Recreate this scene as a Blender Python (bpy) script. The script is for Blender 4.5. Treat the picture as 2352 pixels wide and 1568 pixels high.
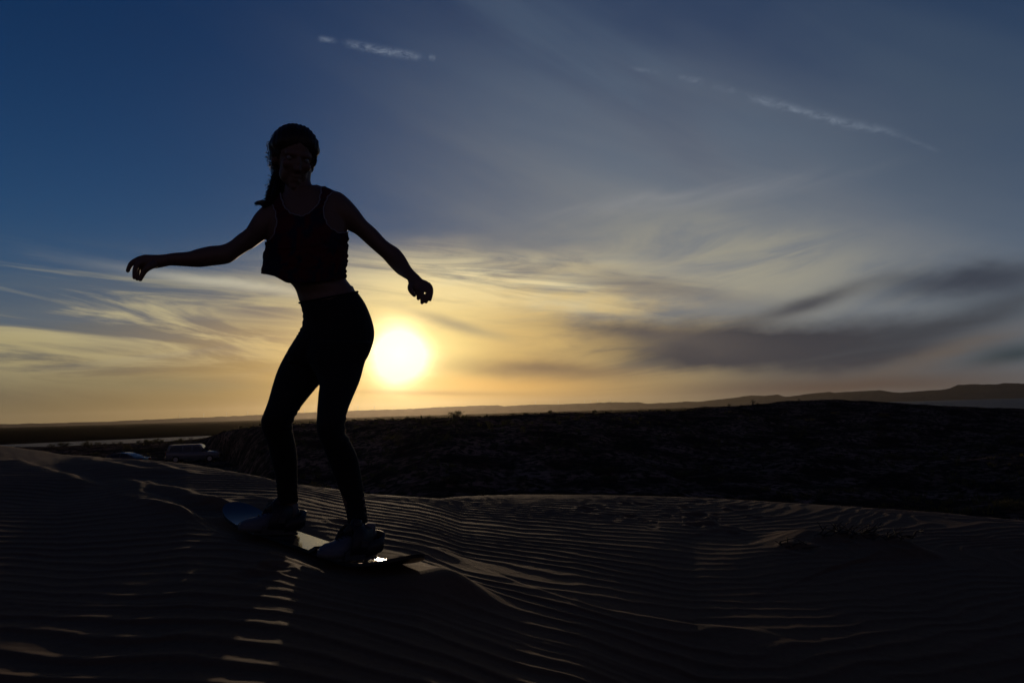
import bpy, bmesh, math, random
from mathutils import Vector, Matrix, noise as mnoise
import numpy as np

for o in list(bpy.data.objects):
    bpy.data.objects.remove(o, do_unlink=True)
sc = bpy.context.scene
C = sc.collection
PI = math.pi

# ------------------------------------------------------------------ camera
F = 1829.0                       # focal length in photo pixels (photo 2352 x 1568)
CAM_Z = 0.0                      # eye level is z = 0, the sand lies about 0.54 m lower
cam_data = bpy.data.cameras.new('camera')
cam = bpy.data.objects.new('camera', cam_data)
C.objects.link(cam)
sc.camera = cam
cam_data.sensor_width = 36
cam_data.lens = 28
cam_data.clip_start = 0.05
cam_data.clip_end = 120000
CAM_ROT = (Matrix.Rotation(math.radians(90) + math.atan(162 / F), 4, 'X')
           @ Matrix.Rotation(-math.atan(68 / 2352), 4, 'Z'))
cam.matrix_world = CAM_ROT
R3 = CAM_ROT.to_3x3()


def ray(px, py):
    return (R3 @ Vector(((px - 1176) / F, -(py - 784) / F, -1))).normalized()


def at(px, py, y):
    d = ray(px, py)
    return d * (y / d.y)


def azel(px, py):
    d = ray(px, py)
    return math.degrees(math.atan2(d.x, d.y)), math.degrees(math.asin(d.z))


SUN_AZ, SUN_EL = azel(918, 815)
SUN_DIR = ray(918, 815)

# ------------------------------------------------------------------ sky
def lin(r, g, b):
    f = lambda c: (c / 255 / 12.92) if c <= 10 else ((c / 255 + 0.055) / 1.055) ** 2.4
    return (f(r), f(g), f(b))


class S:
    """a node socket (or number) with arithmetic"""
    nt = None

    def __init__(self, s):
        self.s = s

    @staticmethod
    def plug(v, inp):
        if isinstance(v, S):
            S.nt.links.new(v.s, inp)
        else:
            inp.default_value = v

    @staticmethod
    def m(op, *a):
        n = S.nt.nodes.new('ShaderNodeMath')
        n.operation = op
        for i, v in enumerate(a):
            S.plug(v, n.inputs[i])
        return S(n.outputs[0])

    def __add__(a, b): return S.m('ADD', a, b)
    __radd__ = __add__
    def __sub__(a, b): return S.m('SUBTRACT', a, b)
    def __rsub__(a, b): return S.m('SUBTRACT', b, a)
    def __mul__(a, b): return S.m('MULTIPLY', a, b)
    __rmul__ = __mul__
    def __truediv__(a, b): return S.m('DIVIDE', a, b)


def clamp01(x):
    n = S.nt.nodes.new('ShaderNodeClamp'); S.plug(x, n.inputs[0]); return S(n.outputs[0])


def sstep(x, lo, hi):
    n = S.nt.nodes.new('ShaderNodeMapRange'); n.interpolation_type = 'SMOOTHSTEP'
    S.plug(x, n.inputs[0]); n.inputs[1].default_value = lo; n.inputs[2].default_value = hi
    if lo > hi:
        n.inputs[1].default_value = hi; n.inputs[2].default_value = lo
        n.inputs[3].default_value = 1; n.inputs[4].default_value = 0
    return S(n.outputs[0])


def expn(x):
    return S.m('EXPONENT', x * -1.0)


def vec(x, y, z):
    n = S.nt.nodes.new('ShaderNodeCombineXYZ')
    for i, v in enumerate((x, y, z)):
        S.plug(v, n.inputs[i])
    return S(n.outputs[0])


def nz(v, scale=1.0, detail=6.0, rough=0.55, dist=0.0, lac=2.0):
    n = S.nt.nodes.new('ShaderNodeTexNoise')
    S.plug(v, n.inputs['Vector'])
    n.inputs['Scale'].default_value = scale
    n.inputs['Detail'].default_value = detail
    n.inputs['Roughness'].default_value = rough
    n.inputs['Distortion'].default_value = dist
    n.inputs['Lacunarity'].default_value = lac
    return S(n.outputs[0])


def mixc(a, b, f, mode='MIX', clamp=False):
    n = S.nt.nodes.new('ShaderNodeMix'); n.data_type = 'RGBA'; n.blend_type = mode
    S.plug(f, n.inputs[0])
    for v, k in ((a, 6), (b, 7)):
        if isinstance(v, S):
            S.nt.links.new(v.s, n.inputs[k])
        else:
            n.inputs[k].default_value = (*v, 1)
    return S(n.outputs[2])
HAZE_DENSITY = 1.7e-5
SKY_STRENGTH = 0.05
world = bpy.data.worlds.new('World')
sc.world = world
world.use_nodes = True
nt = S.nt = world.node_tree
nt.nodes.clear()
tc = nt.nodes.new('ShaderNodeTexCoord')
sep = nt.nodes.new('ShaderNodeSeparateXYZ')
nt.links.new(tc.outputs['Generated'], sep.inputs[0])
dx, dy, dz = (S(sep.outputs[i]) for i in range(3))
AZ = S.m('ARCTAN2', dx, dy) * (180 / PI)
EL = S.m('ARCSINE', dz) * (180 / PI)
PXD = F * PI / 180               # photo pixels per degree


def K(rgb):                      # display colour -> sky radiance
    return tuple(c / SKY_STRENGTH for c in lin(*rgb))


def local(px, py, rot=0.0):
    """degrees away from one point of the sky -> photo pixels right / up there, turned by rot (counter-clockwise)"""
    a0, e0 = azel(px, py)
    ax, ex = azel(px + 5, py)
    ay, ey = azel(px, py - 5)
    j = np.linalg.inv(np.array([[ax - a0, ay - a0], [ex - e0, ey - e0]]) / 5)
    c, s = math.cos(math.radians(rot)), math.sin(math.radians(rot))
    j = np.array([[c, s], [-s, c]]) @ j
    a, e = AZ - a0, EL - e0
    return a * float(j[0, 0]) + e * float(j[0, 1]), a * float(j[1, 0]) + e * float(j[1, 1])


def blob(px, py, rx, ry, rot=0.0, warp=None, p=1.0):
    u, v = local(px, py, rot)
    if warp is not None:
        v = v + warp
    q = (u * u) * (1 / rx ** 2) + (v * v) * (1 / ry ** 2)
    if p != 1.0:
        q = S.m('POWER', q, p)
    return expn(q)


def streak(rot, sx, sy, seed, detail=7.0, rough=0.6, dist=0.4):
    """noise drawn out along a direction turned by rot from the horizontal"""
    r = math.radians(rot)
    c, s = math.cos(r), math.sin(r)
    x = dx * c + dz * s
    z = dz * c - dx * s
    return nz(vec(x * sx + seed, dy * sx * 0.6 + seed * 1.7, z * sy - seed), 1.0, detail, rough, dist)


sky_node = nt.nodes.new('ShaderNodeTexSky')
sky_node.sky_type = 'NISHITA'
sky_node.sun_disc = False
sky_node.sun_elevation = math.radians(SUN_EL)
sky_node.sun_rotation = math.radians(SUN_AZ)
sky_node.air_density = 1.0
sky_node.dust_density = 0.0
sky_node.ozone_density = 4.0
base = mixc(S(sky_node.outputs[0]), (0.27, 0.50, 0.77), 1.0, 'MULTIPLY')

w_big = nz(vec(dx * 3 + 3.1, dy * 3, dz * 7), 1.0, 4, 0.5)             # slow warp
w_mid = nz(vec(dx * 9 - 1.1, dy * 9, dz * 22 + 4), 1.0, 5, 0.55)
warp = (w_big - 0.5) * 160
warp2 = (w_mid - 0.5) * 90

col = base
# pale band of air low over the horizon, warm toward the sun; the sky dims away from the sun
azs = (AZ - SUN_AZ)
cosa = dx * (SUN_DIR.x / math.hypot(SUN_DIR.x, SUN_DIR.y)) + dy * (SUN_DIR.y / math.hypot(SUN_DIR.x, SUN_DIR.y))
away = sstep(cosa, -0.5, 0.85)
up = S.m('MAXIMUM', EL, 0.0)
base = mixc((0, 0, 0), base, away * 0.25 + 0.75)
col = mixc(base, K((52, 88, 124)), expn(S.m('POWER', up * (1 / 13.0), 1.6)) * (0.18 + 0.72 * away))
col = mixc(col, K((106, 110, 94)), expn(S.m('POWER', up * (1 / 7.0), 2.0)) * (0.15 * away + 0.7 * expn(azs * azs * (1 / 45 ** 2))))
tow = expn(azs * azs * (sstep(azs, -4, 4) * (1 / 19 ** 2 - 1 / 42 ** 2) + 1 / 42 ** 2))
# dull rose of the sky opposite the low sun
anti = sstep(cosa, 0.35, -0.7)
col = mixc(col, K((104, 78, 74)), expn(S.m('POWER', up * (1 / 22.0), 1.5)) * anti * 0.6)
col = mixc(col, K((124, 100, 54)), expn(S.m('POWER', up * (1 / 4.9), 1.9)) * (0.15 + 0.8 * tow))

# veil of high cloud on the right, in rays that fan out of the lower right
ray1 = streak(-30, 1.8, 11.0, 5.6, 5, 0.5, 0.4)
ray2 = streak(-20, 2.5, 16.0, 7.9, 6, 0.55, 0.3)
veil = blob(1760, 510, 820, 350, -14, warp, 1.15)
veil = clamp01(veil * (0.40 + ray1 * 0.75 + (ray2 - 0.5) * 0.6))
col = mixc(col, K((122, 125, 129)), veil * 0.9)
fan = blob(1620, 330, 640, 250, -25, warp)
col = mixc(col, K((86, 104, 124)), clamp01(fan * sstep(ray1, 0.3, 0.75) * 0.85))
top_r = blob(2200, 260, 480, 300, -10, warp)
col = mixc(col, K((62, 78, 98)), clamp01(top_r * (ray1 + 0.2) * 0.9))

# bright heart of the veil
soft = blob(1560, 545, 520, 130, -10, warp, 1.1)
col = mixc(col, K((136, 136, 133)), clamp01(soft * (0.15 + 0.75 * ray2)))
fine = streak(12, 5.0, 26.0, 4.4, 8, 0.62, 0.8)
hrt = blob(1680, 605, 330, 85, -6, warp2) * sstep(fine, 0.28, 0.62) * 1.2
col = mixc(col, K((150, 147, 134)), clamp01(hrt * 0.95))
b2 = blob(1560, 455, 300, 22, 7, warp2 * 0.4) * sstep(fine, 0.35, 0.65)
col = mixc(col, K((140, 142, 146)), clamp01(b2 * 0.45))

# cirrus low on the left
cir = streak(-7, 4.0, 34.0, 1.2, 8, 0.62, 0.9)
cirb = streak(4, 3.2, 26.0, 6.6, 7, 0.6, 0.8)
regL = blob(330, 740, 760, 105, -3, warp2 * 0.4, 1.5)
col = mixc(col, K((78, 94, 110)), clamp01(regL * sstep(cirb, 0.42, 0.62) * 0.85))
col = mixc(col, K((190, 180, 140)), clamp01(regL * sstep(cir, 0.45, 0.64) * 0.8))
regL2 = blob(-20, 800, 330, 70, -6, warp2 * 0.4)
col = mixc(col, K((172, 158, 112)), clamp01(regL2 * sstep(cir, 0.38, 0.6) * 0.7))
sw = blob(560, 655, 240, 13, -7, warp2 * 0.25)
col = mixc(col, K((185, 182, 165)), clamp01(sw * (0.3 + cir) * 0.9))

# cream bands between the woman and the dark bank
regC = blob(1130, 660, 400, 75, -2, warp2 * 0.5, 1.4)
col = mixc(col, K((236, 220, 172)), clamp01(regC * sstep(cir, 0.30, 0.62) * 0.9))
regC2 = blob(1350, 760, 330, 110, -10, warp2 * 0.7)
col = mixc(col, K((222, 190, 120)), clamp01(regC2 * sstep(cirb, 0.35, 0.62) * 0.8))

# thin cloud lit up round the sun
u, v = local(922, 814)
q = S.m('SQRT', (u * u) * (1 / 400 ** 2) + (v * v) * (1 / 105 ** 2))
glow = expn(S.m('POWER', q, 1.8))
col = mixc(col, K((250, 196, 98)), clamp01(glow * (0.55 + 0.5 * cir) * 0.8))
q2 = blob(930, 800, 170, 120, 0)
col = mixc(col, K((255, 232, 150)), clamp01(q2 * 0.85))
und = blob(1080, 885, 330, 30, -1, warp2 * 0.15)
col = mixc(col, K((240, 182, 92)), clamp01(und * 0.65))

# dark bank on the right
dk = streak(12, 2.6, 17.0, 9.3, 8, 0.60, 1.1)
bank = blob(1830, 800, 470, 62, 1, warp2 * 0.9, 1.5)
col = mixc(col, K((60, 60, 66)), clamp01(bank * (0.6 + 1.1 * dk)))
tipl = blob(1480, 768, 210, 26, -6, warp2 * 0.7)
col = mixc(col, K((88, 82, 80)), clamp01(tipl * (0.25 + 1.2 * dk)))
bank3 = blob(2180, 745, 330, 34, 15, warp2 * 0.7)
col = mixc(col, K((60, 62, 68)), clamp01(bank3 * (0.35 + 1.2 * dk)))
bank2 = blob(2240, 645, 230, 42, 5, warp2 * 0.9, 1.2)
col = mixc(col, K((58, 63, 74)), clamp01(bank2 * (0.45 + 1.0 * dk)))
wis = blob(1850, 697, 130, 17, 17, warp2 * 0.35)
col = mixc(col, K((70, 71, 77)), clamp01(wis * (0.5 + 0.8 * dk)))
wis = blob(1500, 655, 200, 26, -8, warp2 * 0.5)
col = mixc(col, K((112, 106, 102)), clamp01(wis * (0.3 + dk) * 0.9))
wis = blob(1040, 745, 110, 13, -16, warp2 * 0.3)
col = mixc(col, K((150, 138, 112)), clamp01(wis * 0.85))
wis = blob(1250, 850, 200, 22, -3, warp2 * 0.4)
col = mixc(col, K((126, 104, 78)), clamp01(wis * (0.3 + dk) * 1.1))
wis = blob(1010, 903, 230, 6, -1, warp2 * 0.1)
col = mixc(col, K((178, 138, 74)), clamp01(wis * 0.8))
wis = blob(330, 880, 260, 16, -1, warp2 * 0.3)
col = mixc(col, K((132, 120, 88)), clamp01(wis * (0.4 + dk) * 0.7))
# break in the bank, lit from below, and the blue gap under it
brk = blob(2180, 808, 250, 24, 17, warp2 * 0.35)
col = mixc(col, K((112, 98, 84)), clamp01(brk * (0.2 + dk) * 0.75))
gap = blob(2330, 815, 120, 22, 12, warp2 * 0.3)
col = mixc(col, K((50, 62, 68)), clamp01(gap * 0.9))
lowr = blob(1930, 888, 540, 34, 2, warp2 * 0.3)
col = mixc(col, K((84, 69, 61)), clamp01(lowr * 0.95))

# the blaze of the sun itself
cosang = dx * SUN_DIR.x + dy * SUN_DIR.y + dz * SUN_DIR.z
ang = S.m('ARCCOSINE', S.m('MINIMUM', cosang, 0.999999)) * (180 / PI)
angw = ang * (1.0 + (w_mid - 0.5) * 0.5 + (cir - 0.5) * 0.35)
blaze = expn(angw * angw * (1 / 1.5 ** 2)) * 4.0
col = mixc(col, tuple(c / SKY_STRENGTH for c in (1.0, 0.84, 0.56)), blaze, 'ADD')
col = mixc(col, tuple(c / SKY_STRENGTH for c in (0.55, 0.38, 0.16)), expn(angw * (1 / 2.7)), 'ADD')
# broken contrail
tuft = nz(vec(dx * 60, dy * 60, dz * 110), 1.0, 6, 0.7, 0.5)
for (x0, y0, x1, y1, hw, al) in ((735, 90, 768, 97, 6, .34), (803, 103, 962, 131, 8, .62), (985, 132, 1000, 135, 6, .35),
                                 (1450, 158, 1512, 166, 4, .3), (1562, 179, 1612, 190, 6, .34), (1640, 199, 1690, 208, 6, .24),
                                 (1715, 222, 2035, 305, 9, .38), (2030, 304, 2150, 345, 5, .12)):
    L = math.hypot(x1 - x0, y1 - y0) / 2
    u, v = local((x0 + x1) / 2, (y0 + y1) / 2, -math.degrees(math.atan2(y1 - y0, x1 - x0)))
    v = v + (w_mid - 0.5) * 20 + (tuft - 0.5) * hw * 1.5
    mk = sstep(S.m('ABSOLUTE', u) + (w_mid - 0.5) * 26, L * 1.35, L * 0.45) * expn(v * v * (1 / hw ** 2))
    col = mixc(col, K((152, 164, 180)), clamp01(mk * sstep(tuft, 0.30, 0.72) * al * 0.85))

bg = nt.nodes.new('ShaderNodeBackground')
bg.inputs[1].default_value = SKY_STRENGTH
nt.links.new(col.s, bg.inputs[0])
ow = nt.nodes.new('ShaderNodeOutputWorld')
nt.links.new(bg.outputs[0], ow.inputs[0])

sc.view_settings.view_transform = 'Standard'
sc.view_settings.look = 'None'
sc.view_settings.gamma = 1
sc.view_settings.use_curve_mapping = False
sc.view_settings.exposure = 0
# ------------------------------------------------------------------ sun
sun_data = bpy.data.lights.new('sun', 'SUN')
sun = bpy.data.objects.new('sun', sun_data)
C.objects.link(sun)
sun_data.energy = 0.85
sun_data.color = (1.0, 0.74, 0.48)
sun_data.angle = math.radians(0.7)
sun.rotation_euler = (-SUN_DIR).to_track_quat('-Z', 'Y').to_euler()
sun.location = SUN_DIR * 300

sc.cycles.use_denoising = True
sc.cycles.use_adaptive_sampling = True
sc.cycles.adaptive_threshold = 0.02
sc.cycles.max_bounces = 6
sc.cycles.diffuse_bounces = 3
sc.cycles.glossy_bounces = 3
sc.cycles.transmission_bounces = 4
sc.cycles.volume_bounces = 0
sc.cycles.caustics_reflective = False
sc.cycles.caustics_refractive = False


# ------------------------------------------------------------------ helpers
def tag(o, label=None, cat=None, group=None, kind=None):
    if label: o['label'] = label
    if cat: o['category'] = cat
    if group: o['group'] = group
    if kind: o['kind'] = kind
    return o


def link(o, parent=None):
    C.objects.link(o)
    if parent is not None:
        o.parent = parent
    return o


def empty(name, loc, rz=0.0):
    o = bpy.data.objects.new(name, None)
    o.empty_display_size = 0.1
    o.location = loc
    o.rotation_euler = (0, 0, rz)
    return link(o)


def mesh_of(name, V, Fc, mat=None, smooth=True):
    me = bpy.data.meshes.new(name)
    if isinstance(V, np.ndarray):
        V = V.astype(np.float32)
        Fc = np.asarray(Fc)
        me.vertices.add(len(V)); me.vertices.foreach_set('co', V.ravel())
        n = Fc.shape[1]
        me.loops.add(Fc.size); me.loops.foreach_set('vertex_index', Fc.astype(np.int32).ravel())
        me.polygons.add(len(Fc))
        me.polygons.foreach_set('loop_start', np.arange(0, Fc.size, n, dtype=np.int32))
        me.update(calc_edges=True)
    else:
        me.from_pydata([tuple(v) for v in V], [], [tuple(f) for f in Fc])
    me.validate()
    if smooth:
        me.polygons.foreach_set('use_smooth', [True] * len(me.polygons))
    if mat:
        me.materials.append(mat)
    return me


def obj(name, V, Fc, mat=None, parent=None, smooth=True):
    o = bpy.data.objects.new(name, mesh_of(name, V, Fc, mat, smooth))
    return link(o, parent)


class MB:
    """collects simple solids into one mesh"""
    def __init__(self):
        self.V, self.F = [], []

    def add(self, V, Fc):
        n = len(self.V)
        self.V += [tuple(v) for v in V]
        self.F += [tuple(i + n for i in f) for f in Fc]

    def box(self, c, s, rot=None):
        V = [Vector((sx * s[0] / 2, sy * s[1] / 2, sz * s[2] / 2)) for sx in (-1, 1) for sy in (-1, 1) for sz in (-1, 1)]
        if rot is not None: V = [rot @ v for v in V]
        V = [v + Vector(c) for v in V]
        self.add(V, [(0, 1, 3, 2), (4, 6, 7, 5), (0, 4, 5, 1), (2, 3, 7, 6), (0, 2, 6, 4), (1, 5, 7, 3)])

    def tube(self, P, R, n=8, cap=True):
        P = [Vector(p) for p in P]
        if not hasattr(R, '__len__'): R = [R] * len(P)
        V, Fc = [], []
        t = (P[1] - P[0]).normalized()
        u = t.orthogonal().normalized()
        for i, p in enumerate(P):
            t = (P[min(i + 1, len(P) - 1)] - P[max(i - 1, 0)])
            t = t.normalized() if t.length > 1e-9 else Vector((0, 0, 1))
            u = (u - t * u.dot(t))
            u = u.normalized() if u.length > 1e-9 else t.orthogonal().normalized()
            w = t.cross(u)
            for k in range(n):
                a = 2 * PI * k / n
                V.append(p + (u * math.cos(a) + w * math.sin(a)) * R[i])
        for i in range(len(P) - 1):
            for k in range(n):
                Fc.append((i * n + k, i * n + (k + 1) % n, (i + 1) * n + (k + 1) % n, (i + 1) * n + k))
        if cap:
            Fc.append(tuple(range(n - 1, -1, -1)))
            Fc.append(tuple((len(P) - 1) * n + k for k in range(n)))
        self.add(V, Fc)

    def cyl(self, a, b, r, n=24):
        self.tube([a, b], r, n)

    def build(self, name, mat, parent=None, smooth=False):
        return obj(name, self.V, self.F, mat, parent, smooth)


def new_mat(name):
    m = bpy.data.materials.new(name)
    m.use_nodes = True
    S.nt = m.node_tree
    b = m.node_tree.nodes['Principled BSDF']
    return m, b


def pos():
    n = S.nt.nodes.new('ShaderNodeTexCoord')
    return S(n.outputs['Object'])


def geo_pos():
    n = S.nt.nodes.new('ShaderNodeNewGeometry')
    return S(n.outputs['Position'])


def bump(b, h, strength=0.3, dist=0.01):
    n = S.nt.nodes.new('ShaderNodeBump')
    n.inputs['Strength'].default_value = strength
    n.inputs['Distance'].default_value = dist
    S.nt.links.new(h.s, n.inputs['Height'])
    S.nt.links.new(n.outputs[0], b.inputs['Normal'])


def simple(name, rgb, rough=0.6, metal=0.0, spec=0.5, var=0.15, scale=20.0, bmp=0.0):
    m, b = new_mat(name)
    p = pos()
    f = nz(p, scale, 4, 0.6)
    col = mixc(tuple(c * (1 - var) for c in rgb), tuple(min(1, c * (1 + var)) for c in rgb), f)
    S.plug(col, b.inputs['Base Color'])
    b.inputs['Roughness'].default_value = rough
    b.inputs['Metallic'].default_value = metal
    b.inputs['Specular IOR Level'].default_value = spec
    if bmp:
        bump(b, nz(p, scale * 3, 4, 0.6), bmp, 0.003)
    return m


# numpy value noise
def _h(ix, iy, seed):
    n = (ix * 374761393 + iy * 668265263 + seed * 1442695041) & 0x7fffffff
    n = ((n ^ (n >> 13)) * 1274126177) & 0x7fffffff
    n = n ^ (n >> 16)
    return (n & 0xffff) / 65535.0


def vn(x, y, seed=0):
    ix = np.floor(x).astype(np.int64); iy = np.floor(y).astype(np.int64)
    fx = x - ix; fy = y - iy
    fx = fx * fx * fx * (fx * (fx * 6 - 15) + 10); fy = fy * fy * fy * (fy * (fy * 6 - 15) + 10)
    a = _h(ix, iy, seed); b = _h(ix + 1, iy, seed); c = _h(ix, iy + 1, seed); d = _h(ix + 1, iy + 1, seed)
    return (a + (b - a) * fx) * (1 - fy) + (c + (d - c) * fx) * fy - 0.5


def fbm(x, y, seed=0, oct=4, gain=0.5):
    s = 0; a = 1.0
    for i in range(oct):
        s = s + a * vn(x, y, seed + i * 7); x = x * 2.03 + 1.7; y = y * 2.03 - 3.1; a *= gain
    return s


def ss(x, lo, hi):
    t = np.clip((x - lo) / (hi - lo), 0, 1)
    return t * t * (3 - 2 * t)


# ------------------------------------------------------------------ the dune
HX = np.array
# photo column, crest row, crest distance
CREST = [(-900, 1010, 11.0), (0, 1020, 9.0), (140, 1041, 8.0), (260, 1050, 7.0), (430, 1062, 5.8), (640, 1100, 4.9), (840, 1130, 5.0),
         (960, 1140, 5.1), (1010, 1144, 5.3), (1060, 1138, 5.9), (1200, 1132, 6.3), (1350, 1133, 6.3), (1600, 1141, 6.0),
         (1900, 1158, 5.6), (2150, 1176, 5.3), (2352, 1195, 5.0), (3000, 1260, 4.6)]
CA = HX([math.radians(azel(c[0], c[1])[0]) for c in CREST])
CP = [at(*c) for c in CREST]
CY = HX([math.hypot(p.x, p.y) for p in CP])
CZ = HX([p.z for p in CP])

BOARD_N = Vector((-1.35, 3.65, 0)); BOARD_T = Vector((-0.302, 2.62, 0))
BU = (BOARD_N - BOARD_T).normalized(); BV = Vector((BU.y * -1, BU.x, 0))   # BV points to the camera's left
FOOT_R = Vector((-0.606, 2.95, -0.523)); FOOT_F = Vector((-0.994, 3.30, -0.478))
B_SLOPE = (FOOT_F.z - FOOT_R.z) / ((FOOT_F - FOOT_R).dot(BU))
RN = random.Random(7)


def plane_pts(L):
    """photo points of a ridge line -> ground points"""
    out = []
    for x, y in L:
        d = ray(x, y)
        r = 3.0
        for _ in range(40):
            z = float(dune_base(np.array([d.x * r]), np.array([d.y * r]))[0])
            r += 0.5 * (z / d.z - r)
        out.append((d.x * r, d.y * r))
    return out


def dune_base(x, y):
    r = np.hypot(x, y); az = np.arctan2(x, y)
    re = np.interp(az, CA, CY); ze = np.interp(az, CA, CZ)
    t = (r - 1.2) / (re - 1.2)
    tc = np.clip(t, -2, 1)
    zn = np.interp(np.degrees(az), [-180, -90, -20, -12, -4, 4, 12, 35, 90, 180], [-0.80, -0.59, -0.555, -0.575, -0.61, -0.70, -0.84, -0.95, -0.95, -0.80])
    t1 = np.clip(tc, 0, 1)
    z = zn + (ze - zn) * (1 - (1 - t1) ** 1.06)
    z = np.where(t < 0, zn + 0.04 * np.clip(t, -2, 0), z)
    z = z - 0.011 * np.clip((r - re + 0.40) / 0.40, 0, 1) ** 2
    s = np.clip(r - re, 0, None)
    z = z - 0.62 * s * s / (s + 0.9)
    return z


RIDGES = []
SCUFFS = []


def dune_z(x, y, fine=True):
    r = np.hypot(x, y); az = np.arctan2(x, y)
    re = np.interp(az, CA, CY)
    z = dune_base(x, y)
    z = z + 0.010 * fbm(x * 0.7, y * 0.9, 3, 3)
    # small crests with a steep lee side
    lee = np.zeros_like(x)
    for P, H, wf, wn, seed in RIDGES:
        best = np.full(x.shape, 1e9); sg = np.zeros_like(x); fade = np.zeros_like(x)
        L = sum(math.dist(P[i], P[i + 1]) for i in range(len(P) - 1)); acc = 0
        wx = x + 0.05 * fbm(x * 3, y * 3, seed, 2); wy = y + 0.05 * fbm(x * 3, y * 3, seed + 5, 2)
        for i in range(len(P) - 1):
            ax, ay = P[i]; bx, by = P[i + 1]
            ex, ey = bx - ax, by - ay; l2 = ex * ex + ey * ey
            t = np.clip(((wx - ax) * ex + (wy - ay) * ey) / l2, 0, 1)
            qx, qy = wx - ax - t * ex, wy - ay - t * ey
            d = np.hypot(qx, qy)
            side = np.where(ex * qy - ey * qx > 0, 1.0, -1.0)
            m = d < best
            best = np.where(m, d, best); sg = np.where(m, side, sg)
            fr = (acc + t * math.sqrt(l2)) / L
            fade = np.where(m, np.clip(fr / 0.25, 0, 1) * np.clip((1 - fr) / 0.25, 0, 1), fade)
            acc += math.sqrt(l2)
        d = best * sg                                  # positive on the far side
        fade = fade * fade * (3 - 2 * fade)
        far = np.exp(-np.clip(d, 0, None) / wf)
        near = np.clip(1 + d / wn, 0, 1); near = near * near * (3 - 2 * near)
        hgt = H * fade * np.where(d > 0, far, near)
        z = z + hgt
        lee = np.maximum(lee, fade * np.exp(-((d + wn * 0.5) / (wn * 0.9)) ** 2))
    # scuffs and old prints
    for sx, sy, sr, sd in SCUFFS:
        q = ((x - sx) / sr) ** 2 + ((y - sy) / (sr * 1.3)) ** 2
        z = z - sd * np.exp(-q) + sd * 0.55 * np.exp(-((np.sqrt(q) - 1.35) / 0.4) ** 2)
    # wind ripples: crests lie across the view, wander and fork
    wob = fbm(x * 0.55, y * 0.8, 11, 3)
    right = ss(x, 0.4, 2.6)
    ph = (y * 1.0 + 0.16 * x - 0.42 * right * x) / 0.106
    ph = ph + 2.2 * wob + (0.9 + 1.9 * right) * fbm(x * 1.6, y * 1.9, 21, 3) + 0.22 * fbm(x * 7, y * 5, 31, 2)
    big = ss(-y, -2.75, -1.9)
    ph2 = ph * 0.72
    th = 2 * PI * ph; th2 = 2 * PI * ph2
    pk = lambda q: 2.4 * (0.5 + 0.5 * np.sin(q + 0.45 * np.sin(q))) ** 2.3 - 0.85      # narrow crests, broad troughs
    w1 = pk(th); w2 = pk(th2)
    amp = 0.0017 * (0.55 + 0.9 * np.clip(fbm(x * 0.8, y * 0.8, 41, 3) + 0.5, 0, 1.3))
    rip = amp * (w1 * (1 - big) + 1.55 * w2 * big)
    # on the far dune the ripples are short and restless
    rip = rip * (1 - 0.85 * lee) * (1 - 0.75 * ss(r, re - 0.15, re + 0.3))
    if fine:
        rip = rip + 0.0013 * fbm(x * 24, y * 30, 51, 2)
    z = z + rip
    # the board lies in the sand
    s = (x - FOOT_R.x) * BU.x + (y - FOOT_R.y) * BU.y
    v = (x - FOOT_R.x) * BV.x + (y - FOOT_R.y) * BV.y
    zb = FOOT_R.z + B_SLOPE * s - 0.004 + 0.035 * np.clip((-0.03 - s) / 0.32, 0, 1) ** 1.7 + 0.018 * np.clip((s - 0.72) / 0.25, 0, 1) ** 1.7
    # track the board has cut behind its nose
    st = np.clip((s - 0.80) / 0.2, 0, 1) * np.clip((2.3 - s) / 1.0, 0, 1)
    vv = v + 0.05 * (s - 0.9) ** 2 - 0.02 + 0.02 * vn(s * 3, s * 0, 77)
    z = z - st * (0.020 * np.exp(-(vv / 0.085) ** 4) - 0.012 * np.exp(-((np.abs(vv) - 0.125) / 0.03) ** 2)) + st * 0.006 * fbm(x * 14, y * 14, 78, 3) * np.exp(-(vv / 0.16) ** 2)
    ds = np.clip(np.abs(s - 0.24) - 0.62, 0, None); dv = np.clip(np.abs(v + 0.02) - 0.095, 0, None)
    w = np.exp(-(ds / 0.16) ** 2 - (dv / 0.11) ** 2)
    z = z + w * (zb - z)
    return z


RIDGES += [
    (plane_pts([(1010, 1278), (1060, 1298), (1110, 1314), (1200, 1346), (1300, 1376), (1400, 1404), (1510, 1424), (1640, 1440), (1850, 1462)])[::-1], 0.013, 0.30, 0.06, 61),
    (plane_pts([(280, 1100), (330, 1140), (400, 1175), (455, 1205), (500, 1232)])[::-1], 0.020, 0.25, 0.06, 62),
    (plane_pts([(300, 1104), (360, 1122), (430, 1142), (500, 1158), (545, 1166)])[::-1], 0.030, 0.25, 0.10, 63),
    (plane_pts([(-60, 1058), (10, 1066), (60, 1078), (110, 1100), (160, 1118), (230, 1140)])[::-1], 0.045, 0.5, 0.14, 64),
    (plane_pts([(120, 1050), (190, 1056), (235, 1070), (290, 1086), (380, 1096)])[::-1], 0.032, 0.4, 0.12, 65),
    (plane_pts([(270, 1060), (340, 1070), (400, 1084), (450, 1092)])[::-1], 0.030, 0.35, 0.10, 66),
    (plane_pts([(870, 1232), (930, 1252), (985, 1262), (1060, 1268)])[::-1], 0.016, 0.2, 0.05, 67),
    (plane_pts([(1480, 1196), (1600, 1204), (1680, 1212), (1720, 1222)])[::-1], 0.014, 0.3, 0.05, 68),
    (plane_pts([(1760, 1222), (1860, 1236), (1960, 1246), (2080, 1262), (2180, 1290)])[::-1], 0.045, 0.4, 0.12, 69),
    (plane_pts([(560, 1136), (640, 1150), (700, 1162)])[::-1], 0.012, 0.2, 0.06, 70),
]


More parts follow.
